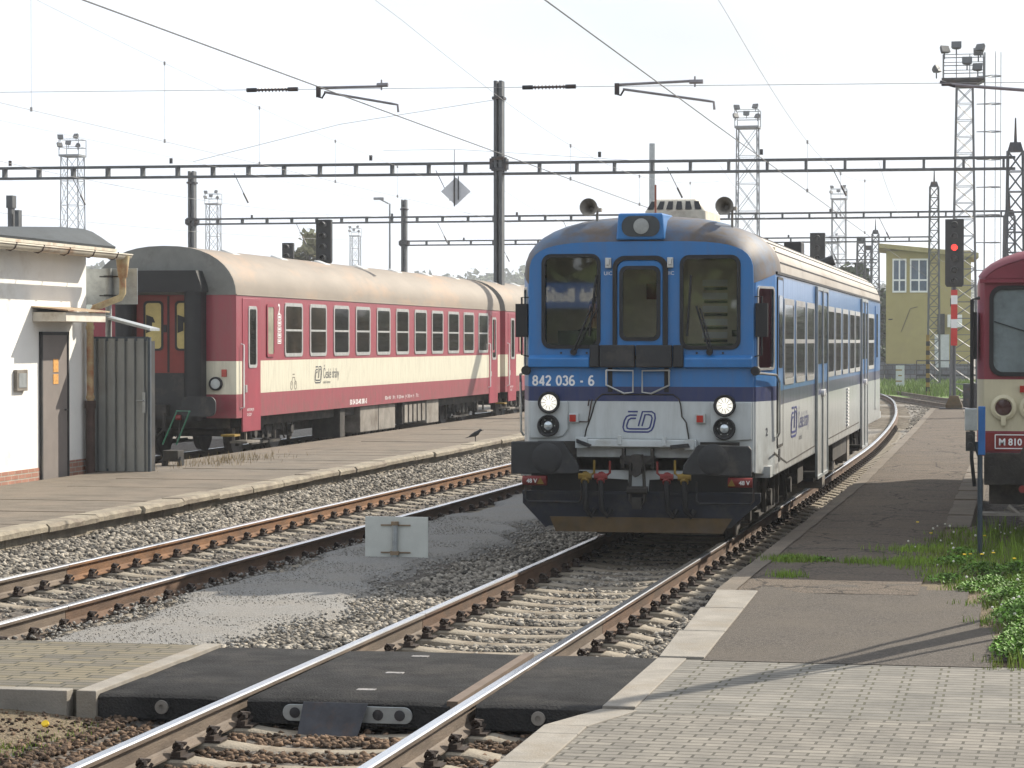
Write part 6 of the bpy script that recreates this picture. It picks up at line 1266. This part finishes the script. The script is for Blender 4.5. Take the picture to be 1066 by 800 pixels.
S = inpatch(60, lambda u, v: u > edge(v), (-1.2, 1.0, 18, 27.5)); b = MB()
for u, v in S: z = float(vz(u, v))+random.uniform(.1, .22); r = random.uniform(.007, .013); b.lathe((u,v,z),(0,0,1),[(.001,-r),(r*.9,-r*.4),(r,.2*r),(.6*r,.9*r),(.001,r)],7)
b.obj('clover_flowers', m_flow, smooth=60, kind='stuff')
b = MB()
for u, v in inpatch(26, lambda u, v: u > edge(v), (-1.2, 1.0, 18.5, 27.5)): z = float(vz(u, v))+random.uniform(.15, .35); b.cyl((u,v,z),(u,v,z+.008),.016,n=8)
for u, v, z in ((-5.93,14.6,-.14),(-6.35,13.4,-.06),(-6.1,13.6,-.08),(-5.98,13.1,-.08)): b.cyl((u,v,z),(u,v-.01,z+.012),.024,n=9)
b.obj('dandelions', m_dand, kind='stuff')
S = np.concatenate([RNG.normal((-5.85,14.0), (.15,.5), (350,2)), scat(260,-7,-5.6,12,15), scat(500,PE-3.4,PE-2.4,30,60)]); blades('weeds', m_grass, S[:610], RNG.uniform(.01,.04,610), .007, lambda u, v: np.full(np.shape(u), -.17))
S = RNG.normal((-13.2,40.5), (.4,1.2), (500,2)); blades('dry_weeds', M('dry weeds', (.2,.15,.07), .8, isl=.4), S, RNG.uniform(.04,.16,500), .008, lambda u, v: np.full(np.shape(u), .2))
fs_ = lambda u, v: np.full(np.shape(u), -.17)
S = scat(26000, -14, 9, 110, 141); S = S[S[:, 0] > -6.5-(S[:, 1]-110)*.15+3*(S[:, 1] < 116)*(116-S[:, 1])/6]
MB().add([(-16,112,-.16),(12,104,-.16),(12,141,-.16),(-16,141,-.16)], [(0,1,2,3)]).obj('lawn', M('lawn', (.1,.17,.03), .9, var=.35, scale=.7, bump=1, bscale=8), fix=False, **ST)
blades('far_grass', M('far grass blades', (.13,.2,.035), .7, var=.3, scale=1, isl=.4), S, RNG.uniform(.15,.5,len(S)), .035, fs_)  # taller, wider blades in a green of their own

def tree(name, label, x, y, h, cr, n, lf, mat, seed, group=None, conic=.5):
    random.seed(seed); T = thing(name, label, 'tree', (x, y, -.4), group=group); b = MB(); b.tube([(0,0,0),(.1,.05,h*.3),(-.05,0,h*.6),(0,0,h*.95)], .05*h**.6*.6, 7)
    cl = []
    for k in range(26):
        t = random.uniform(.15, 1); a = random.uniform(0, 6.28); r = cr*(1-conic*abs(t-.4))*random.uniform(.3, .95); cl.append((r*math.cos(a), r*math.sin(a), h*t)); b.cyl((0,0,h*t*.75),cl[-1],.03*h**.3,.012,n=5)
    b.obj('trunk', M('bark', (.06,.05,.04), .9), T); V = []; F = []
    for cx, cy, cz in cl:
        for _ in range(n//26):
            p = Vector((cx, cy, cz))+Vector((random.gauss(0, 1), random.gauss(0, 1), random.gauss(0, 1)))*cr*.22; m = Matrix.Rotation(random.uniform(0, 6.28), 3, (random.uniform(-1, 1), random.uniform(-1, 1), 1)); s = lf*random.uniform(.6, 1.4); o = len(V)
            V += [tuple(p+m @ Vector(c)*s) for c in ((-.5,-.5,0),(.5,-.4,.1),(.4,.5,0),(-.4,.5,.15))]; F.append((o,o+1,o+2,o+3))
    me = bpy.data.meshes.new('crown'); me.from_pydata(V, [], F); me.materials.append(mat); o = bpy.data.objects.new('crown', me); COL.objects.link(o); o.parent = T; return T
m_fol = M('yellowish foliage', (.2,.2,.12), .8, isl=.4); m_fol2 = M('dark foliage', (.045,.07,.025), .8, isl=.45)
tree('tree', 'pale yellow-green tree top between the two signals above the coach', -42, 144.7, 9.0, 1.3, 1500, .3, m_fol, 3, conic=.9)
for i, (x, y, h, c) in enumerate(((-12.2,178,7.2,2.2),(-9.6,186,6.4,2.0),(-14.5,190,6.0,2.4))): tree('tree', ('dark tree behind the lattice masts left of the signal box', 'dark tree nearest the signal box corner', 'dark tree behind the far end of the railcar')[i], x, y, h, c, 1800, .5, m_fol2, 5+i, 'trees behind the signal box')
random.seed(11)
# wooded ridge on the skyline
us = np.arange(-420, 120, 6.); vs_ = np.arange(600, 860, 20.)
def hill_h(u, v): k = np.sin(np.clip((v-600)/200, 0, 1)*math.pi/2); return k*(21.6+1.6*np.sin(u*.013)+1.2*np.sin(u*.05+2)-np.clip((u+120)/200, 0, 1)*12)-.4
grid('hill', us, vs_, hill_h, M('hill woods', (.06,.085,.05), .9, var=.4, scale=.06), **ST)
V = []; F = []
for _ in range(2600):
    u = random.uniform(-330, 60); v = random.uniform(700, 800); z = float(hill_h(u, v)); h = random.uniform(2.0, 4.2)*random.choice((1, 1, 1.5)); w = random.uniform(1.2, 2.6)
    for _ in range(7):
        m = Matrix.Rotation(random.uniform(0, 6.28), 3, (random.uniform(-1, 1), random.uniform(-1, 1), 1)); p = Vector((u+random.gauss(0, w*.4), v+random.gauss(0, w*.4), z+random.uniform(0, h))); o = len(V); V += [tuple(p+m @ Vector(c)*w*.8) for c in ((-.5,-.5,0),(.5,-.4,.1),(.4,.5,0),(-.4,.5,.15))]; F.append((o,o+1,o+2,o+3))
me = bpy.data.meshes.new('far_woods'); me.from_pydata(V, [], F); me.materials.append(m_fol2); o = bpy.data.objects.new('far_woods', me); COL.objects.link(o); o['kind'] = 'stuff'

# ------------------------------------------------------------------ off-frame sign and shrubs, plus unseen things added for shadows and reflections
T = thing('shadow_tripod', 'tripod mast of thin steel legs beside the paving, right of the frame', 'mast', (0, 0, 0)); ap = Vector((1.22, 20.04, 4.5)); b = MB()
for fx, fy, r in ((.42,21.3,.035),(.46,20.5,.13),(.44,19.75,.03)): b.cyl((fx,fy,0),ap,r,r*.55,n=8)  # unseen legs, placed and sized to throw shadow streaks onto the paving
b.obj('legs', m_steel, T); b = MB(); b.box(ap, (.3,.3,.2)); b.obj('head', m_steel, T)
T = thing('station_sign', 'blue station sign with white lettering behind the viewer, mirrored in the windscreen', 'sign', (-11.6, -10, 0), R(180)); b = MB(); b.bb((-1.6,0,3.1),(1.6,.06,3.75)); b.obj('board', M('sign blue', (.02,.09,.3), .5, var=.05), T); b = MB()
for x in (-1.4,1.4): b.cyl((x,.12,0),(x,.12,3.7),.05)
b.obj('post', m_galv, T); text('České Budějovice', .46, lambda a, c, d: (-1.55+a*.86, -.003-d, 3.28+c), T, 'lettering', m_white, bold=.012)
V = []; F = []
for _ in range(15000):                                              # shrubs along the far side of the yard, right of the frame
    t = random.random(); w = math.sin(t*37)+.6*math.sin(t*83+1); x, y = 4.5+t*66, 205-25*t
    p = Vector((x+random.gauss(0, 1.2), y+random.gauss(0, 1.5), -.3+random.uniform(0, 1)**.8*(4.6+w*.8))); m = Matrix.Rotation(random.uniform(0, 6.28), 3, (random.uniform(-1, 1), random.uniform(-1, 1), 1)); o = len(V); V += [tuple(p+m @ Vector(c)*random.uniform(.6, 1.1)) for c in ((-.5,-.5,0),(.5,-.4,.1),(.4,.5,0),(-.4,.5,.15))]; F.append((o,o+1,o+2,o+3))
me = bpy.data.meshes.new('lineside_woods'); me.from_pydata(V, [], F); me.materials.append(m_fol2); o = bpy.data.objects.new('lineside_woods', me); COL.objects.link(o); o['kind'] = 'stuff'
V = []; F = []
for _ in range(14000):  # unseen foliage added behind the viewer to darken the windscreen reflections
    u = random.uniform(-60, 45); v = random.uniform(-42, -30); p = Vector((u, v, abs(random.gauss(0, 4.2+1.0*math.sin(u*.21)+.8*math.sin(u*.57)))-.3)); m = Matrix.Rotation(random.uniform(0, 6.28), 3, (random.uniform(-1, 1), random.uniform(-1, 1), 1)); o = len(V); V += [tuple(p+m @ Vector(c)*random.uniform(.8, 1.5)) for c in ((-.5,-.5,0),(.5,-.4,.1),(.4,.5,0),(-.4,.5,.15))]; F.append((o,o+1,o+2,o+3))
me = bpy.data.meshes.new('reflection_foliage'); me.from_pydata(V, [], F); me.materials.append(m_fol2); o = bpy.data.objects.new('reflection_foliage', me); COL.objects.link(o); o['kind'] = 'stuff'

# ------------------------------------------------------------------ hazy air
hz = MB(); hz.bb((-520, -60, -1.4), (420, 900, 40)); m = bpy.data.materials.new('hazy air'); m.use_nodes = True; n = m.node_tree.nodes; l = m.node_tree.links; n.clear()
o = n.new('ShaderNodeOutputMaterial'); v = n.new('ShaderNodeVolumePrincipled'); v.inputs['Color'].default_value = (.93,.96,1,1); v.inputs['Density'].default_value = .00048; v.inputs['Anisotropy'].default_value = .3; l.new(v.outputs[0], o.inputs['Volume'])
hz.obj('haze', m, kind='stuff')
